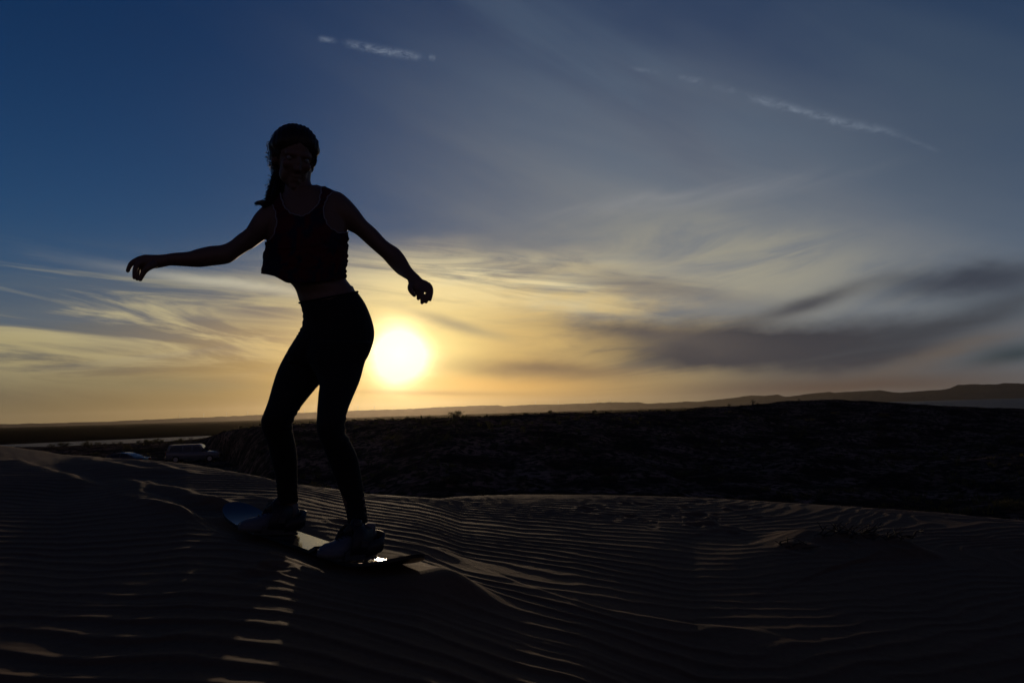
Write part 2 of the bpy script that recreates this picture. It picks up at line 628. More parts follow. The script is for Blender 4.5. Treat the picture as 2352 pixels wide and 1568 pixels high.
for i in range(46):
    sx_, sy_ = (RN.uniform(1330, 1800), RN.gauss(1182, 16)) if i < 30 else ((RN.uniform(1780, 2250), RN.gauss(1260, 14)) if i < 38 else (RN.uniform(560, 980), RN.uniform(1195, 1330)))
    (gx_, gy_), = plane_pts([(sx_, sy_)])
    SCUFFS.append((gx_, gy_, RN.uniform(.025, .07), RN.uniform(.004, .012)))


def polar_sheet(name, azs, rs, zf, mat):
    A, Rr = np.meshgrid(azs, rs)
    x = (Rr * np.sin(A)).ravel(); y = (Rr * np.cos(A)).ravel()
    z = zf(x, y)
    V = np.stack([x, y, z], 1)
    n, m = len(azs), len(rs)
    i = np.arange(m - 1)[:, None] * n + np.arange(n - 1)[None, :]
    Fq = np.stack([i, i + 1, i + n + 1, i + n], -1).reshape(-1, 4)[:, ::-1]
    return obj(name, V, Fq, mat)


def az_grid(step, half=43.0):
    a = list(np.arange(-half, half + 1e-6, step))
    b = half; s = step
    while b < 180:
        s = min(s * 1.35, 4.0); b = min(b + s, 180.0); a.append(b); a.insert(0, -b)
    return np.radians(np.array(a))


m_sand, b = new_mat('sand')
p = geo_pos()
g1 = nz(p, 1.3, 5, 0.6); g2 = nz(p, 45.0, 3, 0.7); g3 = nz(p, 420.0, 2, 0.6)
col = mixc((0.150, 0.080, 0.042), (0.200, 0.108, 0.058), g1)
col = mixc(col, (0.105, 0.057, 0.034), clamp01((g2 - 0.45) * 1.6))
col = mixc(col, (0.16, 0.105, 0.070), sstep(g3, 0.60, 0.75) * 0.6)
S.plug(col, b.inputs['Base Color'])
b.inputs['Roughness'].default_value = 0.85
b.inputs['Specular IOR Level'].default_value = 0.10
bump(b, g2 * 0.5 + g3 * 0.5, 0.35, 0.004)

rs = [0.02]
while rs[-1] < 0.9: rs.append(rs[-1] * 1.22 + 0.01)
while rs[-1] < 7.5: rs.append(rs[-1] * 1.0034)
while rs[-1] < 24: rs.append(rs[-1] * 1.03)
sand = polar_sheet('sand_dune', az_grid(0.14), np.array(rs), dune_z, m_sand)
tag(sand, 'rippled brown sand dune in the foreground', kind='structure')

# ------------------------------------------------------------------ scrubland, shores and plain
WATER = -6.0
RIDGE = [(-600, 1034, 115), (60, 1030, 115), (190, 1027, 115), (380, 1022, 112), (450, 1016, 104), (520, 990, 88), (600, 976, 84), (720, 975, 80), (800, 969, 76), (870, 966, 70),
         (930, 963, 66), (1000, 959, 64), (1050, 957, 64), (1080, 959, 66), (1150, 956, 70), (1260, 950, 72), (1400, 949, 78), (1450, 946, 82),
         (1560, 941, 92), (1700, 934, 105), (1800, 924, 118), (1900, 920, 125), (2000, 921, 130), (2080, 927, 130), (2160, 935, 126), (2352, 941, 120), (3000, 955, 110)]
RA = HX([math.radians(azel(c[0], c[1])[0]) for c in RIDGE])
RP = [at(*c) for c in RIDGE]
RR = HX([math.hypot(q.x, q.y) for q in RP]); RZ = HX([q.z for q in RP])
# near shore and far shore of the water by direction (m); -1 = no water
SH = [(-900, 200, 300), (0, 214, 318), (200, 240, 328), (450, 268, 343), (530, 325, 345), (600, 400, 400), (1000, 500, 500), (1990, 900, 900), (2050, 800, 7000), (2110, 620, 7400), (2352, 440, 7600), (3000, 330, 7600)]
SA = HX([math.radians(azel(c[0], 950)[0]) for c in SH]); S0 = HX([float(c[1]) for c in SH]); S1 = HX([float(c[2]) for c in SH])


def land_z(x, y):
    r = np.hypot(x, y); az = np.arctan2(x, y)
    rr = np.interp(az, RA, RR); rz = np.interp(az, RA, RZ)
    s0 = np.interp(az, SA, S0); s1 = np.interp(az, SA, S1)
    floor = -4.0 - 0.3 * ss(az, 0.1, 0.5) - 0.22 * (1 - ss(az, -0.36, -0.26))
    r0 = 12 + 80 * (1 - ss(az, math.radians(azel(500, 950)[0]), math.radians(azel(640, 950)[0])))
    t = ss(r, r0, rr)
    z = floor + (rz - floor) * t ** 1.25
    lump = fbm(x * 0.11, y * 0.11, 71, 4) * 0.8 + fbm(x * 0.5, y * 0.5, 81, 3) * 0.18
    z = z + lump * ss(r, 14, 30) * (1 - 0.75 * np.exp(-((r - rr) / 9.0) ** 2)) * (1 - 0.7 * ss(r, rr, rr * 1.6)) * np.where(az < -0.30, 0.35, 1.0)
    # behind the ridge down to the shore
    q = ss(r, rr, np.minimum(rr * 1.9, s0))
    z = np.where(r > rr, z * (1 - q) + (WATER + 0.7) * q, z)
    z = np.where(r > rr * 1.3, np.minimum(z, WATER + 0.75 + 0.5 * vn(x * .02, y * .02, 5)), z)
    # water basin
    wob = (fbm(az * 24, r * 0.01, 91, 3)) * 14
    wet = ss(r, s0 - 12 + wob, s0 + 10 + wob) * (1 - ss(r, s1 - 8, s1 + 12)) * (s1 > s0 + 1)
    z = z - wet * 1.6
    far = ss(r, 420, 2500)
    z = np.where((r > s1), z + far * 1.5 * vn(x * 0.004, y * 0.004, 4), z)
    return z


m_land, b = new_mat('scrub_soil')
p = geo_pos()
g1 = nz(p, 0.35, 6, 0.65); g2 = nz(p, 2.5, 5, 0.65)
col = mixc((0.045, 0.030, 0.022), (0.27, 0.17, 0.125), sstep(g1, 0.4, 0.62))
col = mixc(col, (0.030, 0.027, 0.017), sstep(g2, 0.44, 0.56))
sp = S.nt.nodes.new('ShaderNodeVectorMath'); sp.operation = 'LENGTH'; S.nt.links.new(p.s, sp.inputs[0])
col = mixc(col, (0.020, 0.015, 0.010), sstep(S(sp.outputs['Value']), 130.0, 260.0))      # scrub on the plain, its self-shadow painted in as a darker colour
S.plug(col, b.inputs['Base Color'])
b.inputs['Roughness'].default_value = 1.0
b.inputs['Specular IOR Level'].default_value = 0.0
bump(b, g2, 0.6, 0.12)
rs = [7.0]
while rs[-1] < 170: rs.append(rs[-1] * 1.008)
while rs[-1] < 700: rs.append(rs[-1] * 1.015)
while rs[-1] < 12500: rs.append(rs[-1] * 1.05)
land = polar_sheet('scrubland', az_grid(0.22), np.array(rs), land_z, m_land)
tag(land, 'dark scrub covered land between the dune and the far hills', kind='structure')

m_water, b = new_mat('water')
p = geo_pos()
b.inputs['Base Color'].default_value = (0.012, 0.022, 0.035, 1)
b.inputs['Roughness'].default_value = 0.55
b.inputs['IOR'].default_value = 1.33
sx = S.nt.nodes.new('ShaderNodeVectorMath'); sx.operation = 'MULTIPLY'
S.nt.links.new(p.s, sx.inputs[0]); sx.inputs[1].default_value = (0.25, 0.10, 1)
bump(b, nz(S(sx.outputs[0]), 1.0, 6, 0.75), 1.0, 4.0)
rs = np.array([150 * 1.12 ** i for i in range(40)]); rs = rs[rs < 12400]
water = polar_sheet('water', az_grid(2.0), rs, lambda x, y: np.full_like(x, WATER), m_water)
tag(water, 'calm grey blue lagoon beyond the scrub', kind='structure')

# ------------------------------------------------------------------ far hills
HILL = [(-900, 985), (-300, 980), (0, 974), (250, 968), (370, 962), (500, 957), (600, 952), (660, 949), (760, 945), (840, 942), (920, 940), (990, 936), (1060, 933),
        (1140, 930), (1160, 932.5), (1200, 930), (1290, 928), (1350, 926), (1416, 923), (1440, 924), (1466, 923), (1486, 927), (1540, 924), (1576, 922), (1600, 923), (1646, 918), (1676, 914), (1726, 908),
        (1756, 909), (1786, 906), (1803, 911), (1826, 909), (1876, 902), (1906, 900), (1916, 902), (1976, 898), (2021, 896), (2045, 900), (2066, 902), (2126, 897),
        (2160, 895), (2181, 892), (2201, 883.5), (2230, 882), (2276, 883), (2310, 880), (2352, 881), (2700, 872), (3200, 870)]
GA = HX([math.radians(azel(*c)[0]) for c in HILL])
GE = HX([math.tan(math.radians(azel(*c)[1])) for c in HILL])


def hills_z(x, y):
    r = np.hypot(x, y); az = np.arctan2(x, y)
    R0 = 8000.0
    e = np.interp(az, GA, GE)
    top = np.maximum(e * R0, 2.0) + 4 * fbm(az * 160, r * 0.0005, 101, 3)
    g = fbm(az * 55, r * 0.0004, 111, 4)
    base = 7100 + 500 * g
    t = np.clip((r - base) / (7950 - base), 0, 1)
    prof = 0.62 * t ** 1.4 + 0.38 * ss(t, 0.80, 0.97)
    z = WATER + 0.4 + (top - WATER) * prof
    return np.where(r > R0, top - (r - R0) * 0.004, z)


m_hill, b = new_mat('hill_rock')
p = geo_pos()
g1 = nz(p, 0.006, 6, 0.6)
S.plug(mixc((0.07, 0.055, 0.045), (0.13, 0.10, 0.08), g1), b.inputs['Base Color'])
b.inputs['Roughness'].default_value = 1.0
b.inputs['Specular IOR Level'].default_value = 0.0
azs = np.radians(np.arange(-50, 50.01, 0.09))
hills = polar_sheet('distant_hills', azs, np.concatenate([np.linspace(6600, 7950, 28), np.linspace(8000, 11500, 8)]), hills_z, m_hill)
tag(hills, 'long low line of flat topped hills on the horizon', kind='structure')

# ------------------------------------------------------------------ the hazy air
m_haze = bpy.data.materials.new('haze_air')
m_haze.use_nodes = True
S.nt = m_haze.node_tree
S.nt.nodes.clear()
pv = S.nt.nodes.new('ShaderNodeVolumePrincipled')
pv.inputs['Color'].default_value = (1.0, 0.87, 0.70, 1)
pv.inputs['Density'].default_value = HAZE_DENSITY
pv.inputs['Anisotropy'].default_value = 0.80
ho = S.nt.nodes.new('ShaderNodeOutputMaterial')
S.nt.links.new(pv.outputs[0], ho.inputs['Volume'])
mb = MB(); mb.box((0, 0, 90), (26000, 26000, 200))
haze = mb.build('haze', m_haze)
tag(haze, 'thin golden evening haze over the plain', kind='stuff')
# ------------------------------------------------------------------ the woman
def cr(P, n):
    """Catmull-Rom through rows of numbers"""
    P = np.array(P, float)
    Q = np.vstack([2 * P[0] - P[1], P, 2 * P[-1] - P[-2]])
    out = []
    for i in range(1, len(Q) - 2):
        for k in range(n):
            t = k / n
            a, b, c, d = Q[i - 1], Q[i], Q[i + 1], Q[i + 2]
            out.append(0.5 * ((2 * b) + (c - a) * t + (2 * a - 5 * b + 4 * c - d) * t * t + (3 * b - a - 3 * c + d) * t ** 3))
    out.append(P[-1])
    return out


def loft(st, sub=4, n=24, inset=0.0, p=2.0):
    """st rows: left x,y  right x,y  depth  half thickness  -> closed surface"""
    rows = cr(st, sub)
    V, Fc = [], []
    cen = []
    for r in rows:
        L, R_ = at(r[0], r[1], r[4]), at(r[2], r[3], r[4])
        c = (L + R_) / 2; h = (R_ - L) / 2
        hl = max(h.length - inset, 0.002); h = h.normalized()
        d = c.normalized(); d = (d - h * d.dot(h)).normalized()
        dr = max(r[5] - inset, 0.002)
        cen.append(c)
        for k in range(n):
            a = 2 * PI * k / n
            ca, sa = math.cos(a), math.sin(a)
            ca = math.copysign(abs(ca) ** (2 / p), ca); sa = math.copysign(abs(sa) ** (2 / p), sa)
            V.append(c + h * (hl * ca) + d * (dr * sa))
    m = len(rows)
    for i in range(m - 1):
        for k in range(n):
            Fc.append((i * n + k, i * n + (k + 1) % n, (i + 1) * n + (k + 1) % n, (i + 1) * n + k))
    for i, rev in ((0, True), (m - 1, False)):
        V.append(cen[i]); ci = len(V) - 1
        for k in range(n):
            f = (i * n + k, i * n + (k + 1) % n, ci)
            Fc.append(f[::-1] if not rev else f)
    return V, Fc


def chain(P, n=12):
    """P rows: x, y, depth, radius in metres"""
    rows = cr(P, 4)
    mb = MB()
    pts = [at(r[0], r[1], r[2]) for r in rows]
    rad = [r[3] for r in rows]
    # round the tip
    t = (pts[-1] - pts[-2]).normalized()
    pts += [pts[-1] + t * rad[-1] * 0.55, pts[-1] + t * rad[-1] * 0.85]
    rad += [rad[-1] * 0.8, rad[-1] * 0.35]
    mb.tube(pts, rad, n)
    return mb.V, mb.F


def fuse(name, parts, voxel, smooth=2, mat=None):
    mb = MB()
    for V, Fc in parts: mb.add(V, Fc)
    me = mesh_of(name, mb.V, mb.F)
    bm = bmesh.new(); bm.from_mesh(me)
    bmesh.ops.recalc_face_normals(bm, faces=bm.faces[:]); bm.to_mesh(me); bm.free()
    o = bpy.data.objects.new(name, me); C.objects.link(o)
    r = o.modifiers.new('r', 'REMESH'); r.mode = 'VOXEL'; r.voxel_size = voxel
    if smooth:
        s_ = o.modifiers.new('s', 'SMOOTH'); s_.factor = 0.5; s_.iterations = smooth
    dg = bpy.context.evaluated_depsgraph_get()
    me2 = bpy.data.meshes.new_from_object(o.evaluated_get(dg))
    me2.name = name
    bpy.data.objects.remove(o, do_unlink=True); bpy.data.meshes.remove(me)
    me2.polygons.foreach_set('use_smooth', [True] * len(me2.polygons))
    me2.materials.clear()
    if mat: me2.materials.append(mat)
    return me2


# outline of the figure in photo pixels, with its depth in metres
TORSO = [(662, 434, 728, 424, 3.06, .055), (640, 452, 752, 434, 3.06, .070), (620, 472, 783, 448, 3.06, .085), (613, 500, 797, 478, 3.06, .098),
         (613, 545, 797, 528, 3.05, .108), (622, 590, 792, 588, 3.05, .104), (642, 630, 789, 622, 3.05, .098), (668, 650, 794, 640, 3.06, .094),
         (677, 660, 802, 651, 3.06, .092), (683, 672, 814, 668, 3.07, .094), (689, 692, 826, 683, 3.08, .104)]
PELVIS = [(686, 672, 813, 656, 3.07, .090), (690, 694, 820, 670, 3.08, .100), (694, 706, 837, 695, 3.08, .112), (698, 720, 850, 725, 3.09, .124), (698, 742, 858, 755, 3.10, .132),
          (690, 762, 858, 778, 3.10, .134), (674, 788, 851, 803, 3.10, .130), (662, 808, 843, 822, 3.10, .115), (664, 830, 828, 846, 3.10, .085)]
LEG_F = [(684, 770, 800, 790, 3.16, .085), (672, 789, 786, 812, 3.16, .088), (654, 820, 766, 842, 3.16, .088), (639, 851, 750, 864, 3.15, .086), (628.6, 882, 733, 882, 3.14, .082), (617, 923, 697, 925, 3.12, .072),
         (606, 951, 680, 951, 3.10, .064), (601.5, 965, 672, 968, 3.10, .062), (603, 983, 670, 983, 3.11, .060), (609, 1001, 673, 1000, 3.13, .058), (615.8, 1018.5, 678, 1022, 3.16, .058), (623.8, 1053.5, 682, 1058, 3.21, .056), (633, 1091, 682, 1092, 3.26, .048),
         (637.3, 1130, 683.5, 1128, 3.30, .042), (639.5, 1160, 685, 1152, 3.33, .040)]
LEG_R = [(706, 782, 856, 785, 3.04, .10), (702, 806, 849, 805, 3.04, .105), (713, 835, 837, 834, 3.03, .10), (734, 876, 826, 873, 3.00, .09), (732.5, 910, 811.5, 908, 2.96, .078),
         (729.5, 945, 798.5, 941, 2.92, .066), (728.5, 972, 792.5, 968, 2.90, .062), (729.5, 990, 792, 990, 2.90, .060), (734, 1006, 800, 1006, 2.91, .060), (740, 1019, 807, 1019, 2.92, .060), (753, 1053, 821, 1050, 2.95, .056), (767, 1091, 829, 1090, 2.98, .048),
         (784, 1134, 836, 1134, 3.00, .042), (794, 1162, 839.5, 1160, 3.01, .040), (800, 1209, 845, 1199, 3.02, .039)]
ANK_F = [(637, 1128, 683, 1126, 3.30, .036), (640, 1156, 683, 1150, 3.33, .033), (641, 1180, 684, 1178, 3.35, .033), (640, 1200, 688, 1200, 3.34, .034)]
ANK_R = [(784, 1134, 836, 1132, 3.00, .036), (801, 1200, 844, 1196, 3.02, .032), (800, 1225, 850, 1222, 3.02, .034), (798, 1250, 856, 1250, 3.00, .036)]
ARM_L = [(628, 468, 668, 520, 3.06, .062), (608, 474, 640, 535, 3.05, .060), (596.5, 482, 616, 545, 3.03, .054), (584, 496, 600, 555.5, 3.01, .048), (573.6, 513, 582.4, 568.6, 2.98, .045),
         (564.8, 526.4, 569, 576, 2.96, .043), (545.5, 541, 552, 587, 2.93, .040), (527, 556, 537, 598, 2.90, .038), (508, 563.5, 522, 605, 2.88, .036), (481, 566, 490, 609.5, 2.86, .036),
         (450.6, 573, 458, 613, 2.84, .034), (433, 578, 430, 612, 2.83, .031), (398, 581, 398, 610, 2.82, .026), (383, 583.5, 384, 610.5, 2.81, .023)]
HAND_L = [(392, 582, 392, 610, 2.815, .022), (378, 584, 381, 612, 2.81, .022), (362, 585, 362, 616, 2.80, .022), (345, 585, 347, 617, 2.79, .024), (331, 585, 336, 620, 2.785, .026), (318, 590, 328, 618, 2.78, .026)]
FING_L = [[(324, 593, 2.775, .0105), (308, 601, 2.76, .0100), (300, 608, 2.755, .0090), (293.5, 622, 2.75, .0075)],
          [(327, 600, 2.765, .0105), (315, 609, 2.75, .0098), (310, 622, 2.745, .0088), (309, 638, 2.745, .0072)],
          [(331, 606, 2.785, .0105), (319, 614, 2.775, .0098), (315, 628, 2.77, .0088), (315.5, 641, 2.77, .0074)],
          [(333, 610, 2.80, .0095), (324, 618, 2.80, .0088), (319, 630, 2.80, .0078), (318.5, 640, 2.80, .0066)],
          [(358, 606, 2.775, .013), (343, 613, 2.755, .0120), (333, 622, 2.75, .0100), (327, 632, 2.75, .0090), (322, 642, 2.75, .0078)]]
ARM_R = [(742, 520, 744, 440, 3.06, .060), (770, 528, 777, 441, 3.06, .062), (793, 527, 800, 457, 3.07, .056), (806, 532, 822, 481, 3.08, .048), (821, 541, 841, 506, 3.09, .043), (844, 562, 863, 526, 3.10, .041),
         (868, 583, 885, 550, 3.10, .039), (880, 594, 898, 560, 3.10, .038), (894, 610, 915, 571, 3.09, .038), (911.6, 628, 930, 589, 3.06, .035), (924, 636, 944, 613, 3.02, .028), (935, 642.5, 955, 626, 2.99, .024)]
HAND_R = [(932, 640, 951, 622, 3.0, .023), (936, 644, 962, 632, 2.985, .023), (938.5, 655, 971, 641, 2.975, .022), (940, 664, 982, 645.5, 2.97, .021), (945, 671, 988.5, 652, 2.965, .018)]
FING_R = [[(983, 652, 2.965, .0092), (989.5, 661, 2.95, .0088), (990.5, 674, 2.945, .0078), (987.6, 689, 2.945, .0064)],
          [(976, 658, 2.955, .0094), (982, 670, 2.94, .0088), (982, 683, 2.935, .0080), (978.5, 694, 2.935, .0064)],
          [(966, 664, 2.95, .0096), (969, 676, 2.935, .0088), (969.5, 687, 2.93, .0078), (969.2, 696, 2.93, .0064)],
          [(957, 667, 2.955, .0096), (961, 677, 2.945, .0088), (961.5, 683, 2.94, .0080), (960.8, 686, 2.94, .0070)],
          [(944, 654, 2.955, .0120), (942.5, 663, 2.935, .0108), (946, 671, 2.925, .0092), (952, 678, 2.92, .0078)]]
NECK = [(668, 392, 716, 388, 3.06, .048), (655, 425, 713, 416, 3.06, .050), (652, 444, 722, 430, 3.06, .056), (640, 460, 750, 446, 3.06, .066)]

# the head, built in its own axes (f forward, u up, s to her left) and turned
HC = at(676, 363, 3.03)
HF = Vector((0.40, -0.80, -0.40)).normalized()
HS = Vector((0.08, 0.0, 1)).cross(HF).normalized()
HU = HF.cross(HS)


def ell_exit(D, c, r):
    """distance from the origin to the far side of an ellipsoid along unit rows D"""
    c = np.array(c); r = np.array(r)
    a = ((D / r) ** 2).sum(1); b = -2 * (D * c / r ** 2).sum(1); k = (c ** 2 / r ** 2).sum() - 1
    disc = b * b - 4 * a * k
    t = np.where(disc > 0, (-b + np.sqrt(np.maximum(disc, 0))) / (2 * a), 0)
    return np.maximum(t, 0)


def head_r(D):
    """D rows in (f, u, s)"""
    E = [((-.012, .030, 0), (.092, .082, .073)), ((.020, -.022, 0), (.066, .070, .055)), ((.042, -.078, 0), (.040, .032, .031)),
         ((.030, -.060, .020), (.038, .038, .034)), ((.030, -.060, -.020), (.038, .038, .034)),
         ((.064, .020, .0), (.022, .016, .048)),                       # brow
         ((.082, -.014, 0), (.020, .030, .012)), ((.092, -.030, 0), (.018, .012, .015)),   # nose
         ((.070, -.058, 0), (.018, .007, .020)), ((.068, -.070, 0), (.018, .0075, .017)),   # lips
         ((.070, -.100, 0), (.016, .012, .016)),                       # chin
         ((.060, -.020, .036), (.020, .020, .020)), ((.060, -.020, -.036), (.020, .020, .020)),   # cheeks
         ((-.012, -.018, .072), (.018, .030, .012)), ((-.012, -.018, -.072), (.018, .030, .012))]  # ears
    T = np.stack([ell_exit(D, c, r) for c, r in E], 0)
    k = 26.0
    r = (np.maximum(T, 1e-4) ** k).sum(0) ** (1 / k)
    P = D * r[:, None]
    for sy in (-1, 1):
        q = ((P[:, 1] - .004) / .011) ** 2 + ((P[:, 2] - sy * .031) / .016) ** 2
        r = r - np.where(D[:, 0] > 0, .007 * np.exp(-q), 0)
    return r


def to_head(P):
    return [HC + HF * p[0] + HU * p[1] + HS * p[2] for p in P]


def star(rf, nu=64, nv=96):
    th = np.linspace(0.02, PI - 0.02, nu); ph = np.linspace(0, 2 * PI, nv, endpoint=False)
    TH, PH = np.meshgrid(th, ph, indexing='ij')
    D = np.stack([np.sin(TH) * np.cos(PH), np.cos(TH), np.sin(TH) * np.sin(PH)], -1).reshape(-1, 3)
    r = rf(D)
    V = to_head(D * r[:, None])
    Fc = []
    for i in range(nu - 1):
        for k in range(nv):
            Fc.append((i * nv + k, i * nv + (k + 1) % nv, (i + 1) * nv + (k + 1) % nv, (i + 1) * nv + k))
    Fc.append(tuple(range(nv - 1, -1, -1))); Fc.append(tuple((nu - 1) * nv + k for k in range(nv)))
    return V, Fc


m_skin, b = new_mat('skin')
p = geo_pos()
S.plug(mixc((0.13, 0.078, 0.056), (0.175, 0.105, 0.076), nz(p, 30, 4, 0.6)), b.inputs['Base Color'])
b.inputs['Roughness'].default_value = 0.5
b.inputs['Specular IOR Level'].default_value = 0.35
m_legging, b = new_mat('black_leggings')
p = geo_pos()
S.plug(mixc((0.008, 0.008, 0.009), (0.016, 0.015, 0.016), nz(p, 12, 4, 0.6)), b.inputs['Base Color'])
b.inputs['Roughness'].default_value = 0.8
b.inputs['Specular IOR Level'].default_value = 0.2
b.inputs['Sheen Weight'].default_value = 0.05
b.inputs['Sheen Roughness'].default_value = 0.3
bump(b, nz(p, 60, 4, 0.6), 0.15, 0.004)
m_top, b = new_mat('tie_dye_top')
p = geo_pos()
f1 = nz(p, 7.0, 5, 0.55, 1.5); f2 = nz(p, 11.0, 4, 0.6, 1.0)
col = mixc((0.075, 0.007, 0.013), (0.010, 0.011, 0.030), sstep(f1, 0.44, 0.58))
col = mixc(col, (0.03, 0.04, 0.065), sstep(f2, 0.60, 0.75))
S.plug(col, b.inputs['Base Color'])
b.inputs['Roughness'].default_value = 0.85
b.inputs['Specular IOR Level'].default_value = 0.2
m_piping = simple('grey_piping', (0.22, 0.21, 0.22), 0.7)
m_hair, b = new_mat('brown_hair')
b.inputs['Base Color'].default_value = (0.030, 0.016, 0.009, 1)
b.inputs['Roughness'].default_value = 0.45
tr = S.nt.nodes.new('ShaderNodeBsdfTranslucent'); tr.inputs[0].default_value = (0.16, 0.07, 0.025, 1)
mx = S.nt.nodes.new('ShaderNodeMixShader'); mx.inputs[0].default_value = 0.35
S.nt.links.new(b.outputs[0], mx.inputs[1]); S.nt.links.new(tr.outputs[0], mx.inputs[2])
S.nt.links.new(mx.outputs[0], S.nt.nodes['Material Output'].inputs[0])

IN = 0.005
body_parts = [loft(TORSO), loft(PELVIS, inset=IN), loft(LEG_F, inset=IN), loft(LEG_R, inset=IN), loft(ANK_F), loft(ANK_R),
              loft(ARM_L), loft(ARM_R), loft(HAND_L, n=16), loft(HAND_R, n=16), loft(NECK), star(head_r)]
body_parts += [chain(f) for f in FING_L + FING_R]
person = empty('person', (FOOT_R + FOOT_F) / 2)
tag(person, 'woman in cropped tank top and black leggings balancing on the sandboard with arms out', 'person')
bpy.context.view_layer.update()


def wear(me_or_o, name=None, parent=None):
    o = me_or_o if isinstance(me_or_o, bpy.types.Object) else bpy.data.objects.new(name, me_or_o)
    if o.name not in C.objects: C.objects.link(o)
    pr = parent or person
    o.parent = pr
    root = pr
    loc = Vector((0, 0, 0))
    while root is not None:
        loc += root.location; root = root.parent
    o.location = -loc
    return o


body_me = fuse('body', body_parts, 0.0034, 2, m_skin)
body = wear(body_me, 'body')

# eyes
m_eye = simple('eye_white', (0.22, 0.21, 0.20), 0.2)
for sy in (-1, 1):
    c = to_head([(.066, .004, sy * .031)])[0]
    mb = MB()
    mb.tube([c - HF * .010, c - HF * .004, c + HF * .004, c + HF * .0105], [.004, .0105, .0105, .003], 14)
    wear(mb.build('eye', m_eye, None, True))

# leggings with folds behind the knees and at the hip
leg_me = fuse('leggings', [loft(PELVIS[1:], p=2.1), loft(LEG_F), loft(LEG_R)], 0.0048, 2, m_legging)


def fold_at(px, py, Y, rad, amp, wave, ang):
    return (at(px, py, Y), rad, amp, wave, math.radians(ang))


def apply_folds(me, folds, seed):
    n = len(me.vertices)
    co = np.empty(n * 3, np.float32); me.vertices.foreach_get('co', co); co = co.reshape(-1, 3).astype(float)
    no = np.empty(n * 3, np.float32); me.vertices.foreach_get('normal', no); no = no.reshape(-1, 3).astype(float)
    disp = np.zeros(n)
    for c, rad, amp, wave, a in folds:
        d = co - np.array(c)
        w = np.exp(-((d ** 2).sum(1)) / rad ** 2)
        ph = (d[:, 2] * math.cos(a) + d[:, 0] * math.sin(a)) / wave + 2.4 * fbm(d[:, 0] * 12 + seed, d[:, 2] * 16 + d[:, 1] * 7, seed, 3)
        disp += w * amp * np.sin(2 * PI * ph) * (1 + 1.6 * fbm(d[:, 2] * 22 + seed, d[:, 0] * 9, seed + 3, 2))
    co += no * disp[:, None]
    me.vertices.foreach_set('co', co.astype(np.float32).ravel()); me.update()


apply_folds(leg_me, [fold_at(697, 742, 3.08, .05, .0030, .019, 10), fold_at(674, 968, 3.10, .05, .0032, .022, 20), fold_at(792, 985, 2.92, .05, .0030, .024, -20),
                     fold_at(660, 1120, 3.29, .06, .0022, .024, 10), fold_at(815, 1165, 3.0, .07, .0022, .026, -10), fold_at(740, 860, 3.05, .10, .0018, .03, 50)], 5)
leggings = wear(leg_me, 'leggings')
wb = MB()
ring = []
for k in range(33):
    a = 2 * PI * k / 32
    L, R_ = at(690, 695, 3.08), at(820, 670.5, 3.08)
    c = (L + R_) / 2; h = (R_ - L) / 2; d = c.normalized(); d = (d - h.normalized() * d.dot(h.normalized())).normalized()
    ring.append(c + h * 1.012 * math.cos(a) + d * .103 * math.sin(a))
wb.tube(ring, .0045, 8, cap=False)
wear(wb.build('waistband', m_legging, None, True), parent=leggings)

# the cropped top: a loose shell, cut at neck and arms
TOP = [(650, 440, 745, 428, 3.06, .070), (630, 456, 766, 438, 3.06, .082), (616, 476, 786, 452, 3.06, .094), (611, 505, 799, 484, 3.06, .106),
       (611.5, 545, 799, 527, 3.05, .120), (611, 565, 799, 552, 3.05, .124), (608.5, 580, 798.5, 572, 3.05, .125), (606, 606, 797, 598, 3.05, .124), (602.5, 618, 795, 618, 3.05, .122), (602.5, 629, 793.5, 639, 3.05, .120)]


def open_loft(st, sub, n):
    rows = cr(st, sub)
    V, Fc = [], []
    for r in rows:
        L, R_ = at(r[0], r[1], r[4]), at(r[2], r[3], r[4])
        c = (L + R_) / 2; h = (R_ - L) / 2; d = c.normalized(); hn = h.normalized(); d = (d - hn * d.dot(hn)).normalized()
        for k in range(n):
            a = 2 * PI * k / n
            V.append(c + h * math.cos(a) + d * r[5] * math.sin(a))
    for i in range(len(rows) - 1):
        for k in range(n):
            Fc.append((i * n + k, i * n + (k + 1) % n, (i + 1) * n + (k + 1) % n, (i + 1) * n + k))
    return V, Fc, len(rows), n


tV, tF, tr_n, tn = open_loft(TOP, 7, 96)
# the hem hangs lower in the middle of the front: outline taken from the hem line
HEM = HX([(600, 628.5), (616, 631), (631, 634.5), (641, 640), (652, 646.5), (662, 649.5), (672, 650.5), (700, 650), (740, 647), (770, 643.5), (795, 639)])
hx, hy = HEM[:, 0], HEM[:, 1]
cut = []


def topx(v):
    d = R3.transposed() @ Vector(v)
    return 1176 - d.x / d.z * F, 784 + d.y / d.z * F


for i in range(tr_n):
    w = max(0.0, (i / (tr_n - 1) - 0.72) / 0.28) ** 1.5
    for k in range(tn):
        j = i * tn + k
        if w > 0:
            last = tV[(tr_n - 1) * tn + k]
            px_, py_ = topx(last)
            q = np.interp(px_, hx, hy)
            dzv = -(q - py_) / F * last.y
            if i < tr_n - 1:
                tV[j] = Vector(tV[j]) + Vector((0, 0, dzv * w))
for k in range(tn):
    j = (tr_n - 1) * tn + k
    px_, py_ = topx(tV[j]); q = np.interp(px_, hx, hy)
    tV[j] = tV[j] + Vector((0, 0, -(q - py_) / F * tV[j].y))
ARMH_L = at(606, 512, 3.04); ARMH_R = at(790, 484, 3.06)


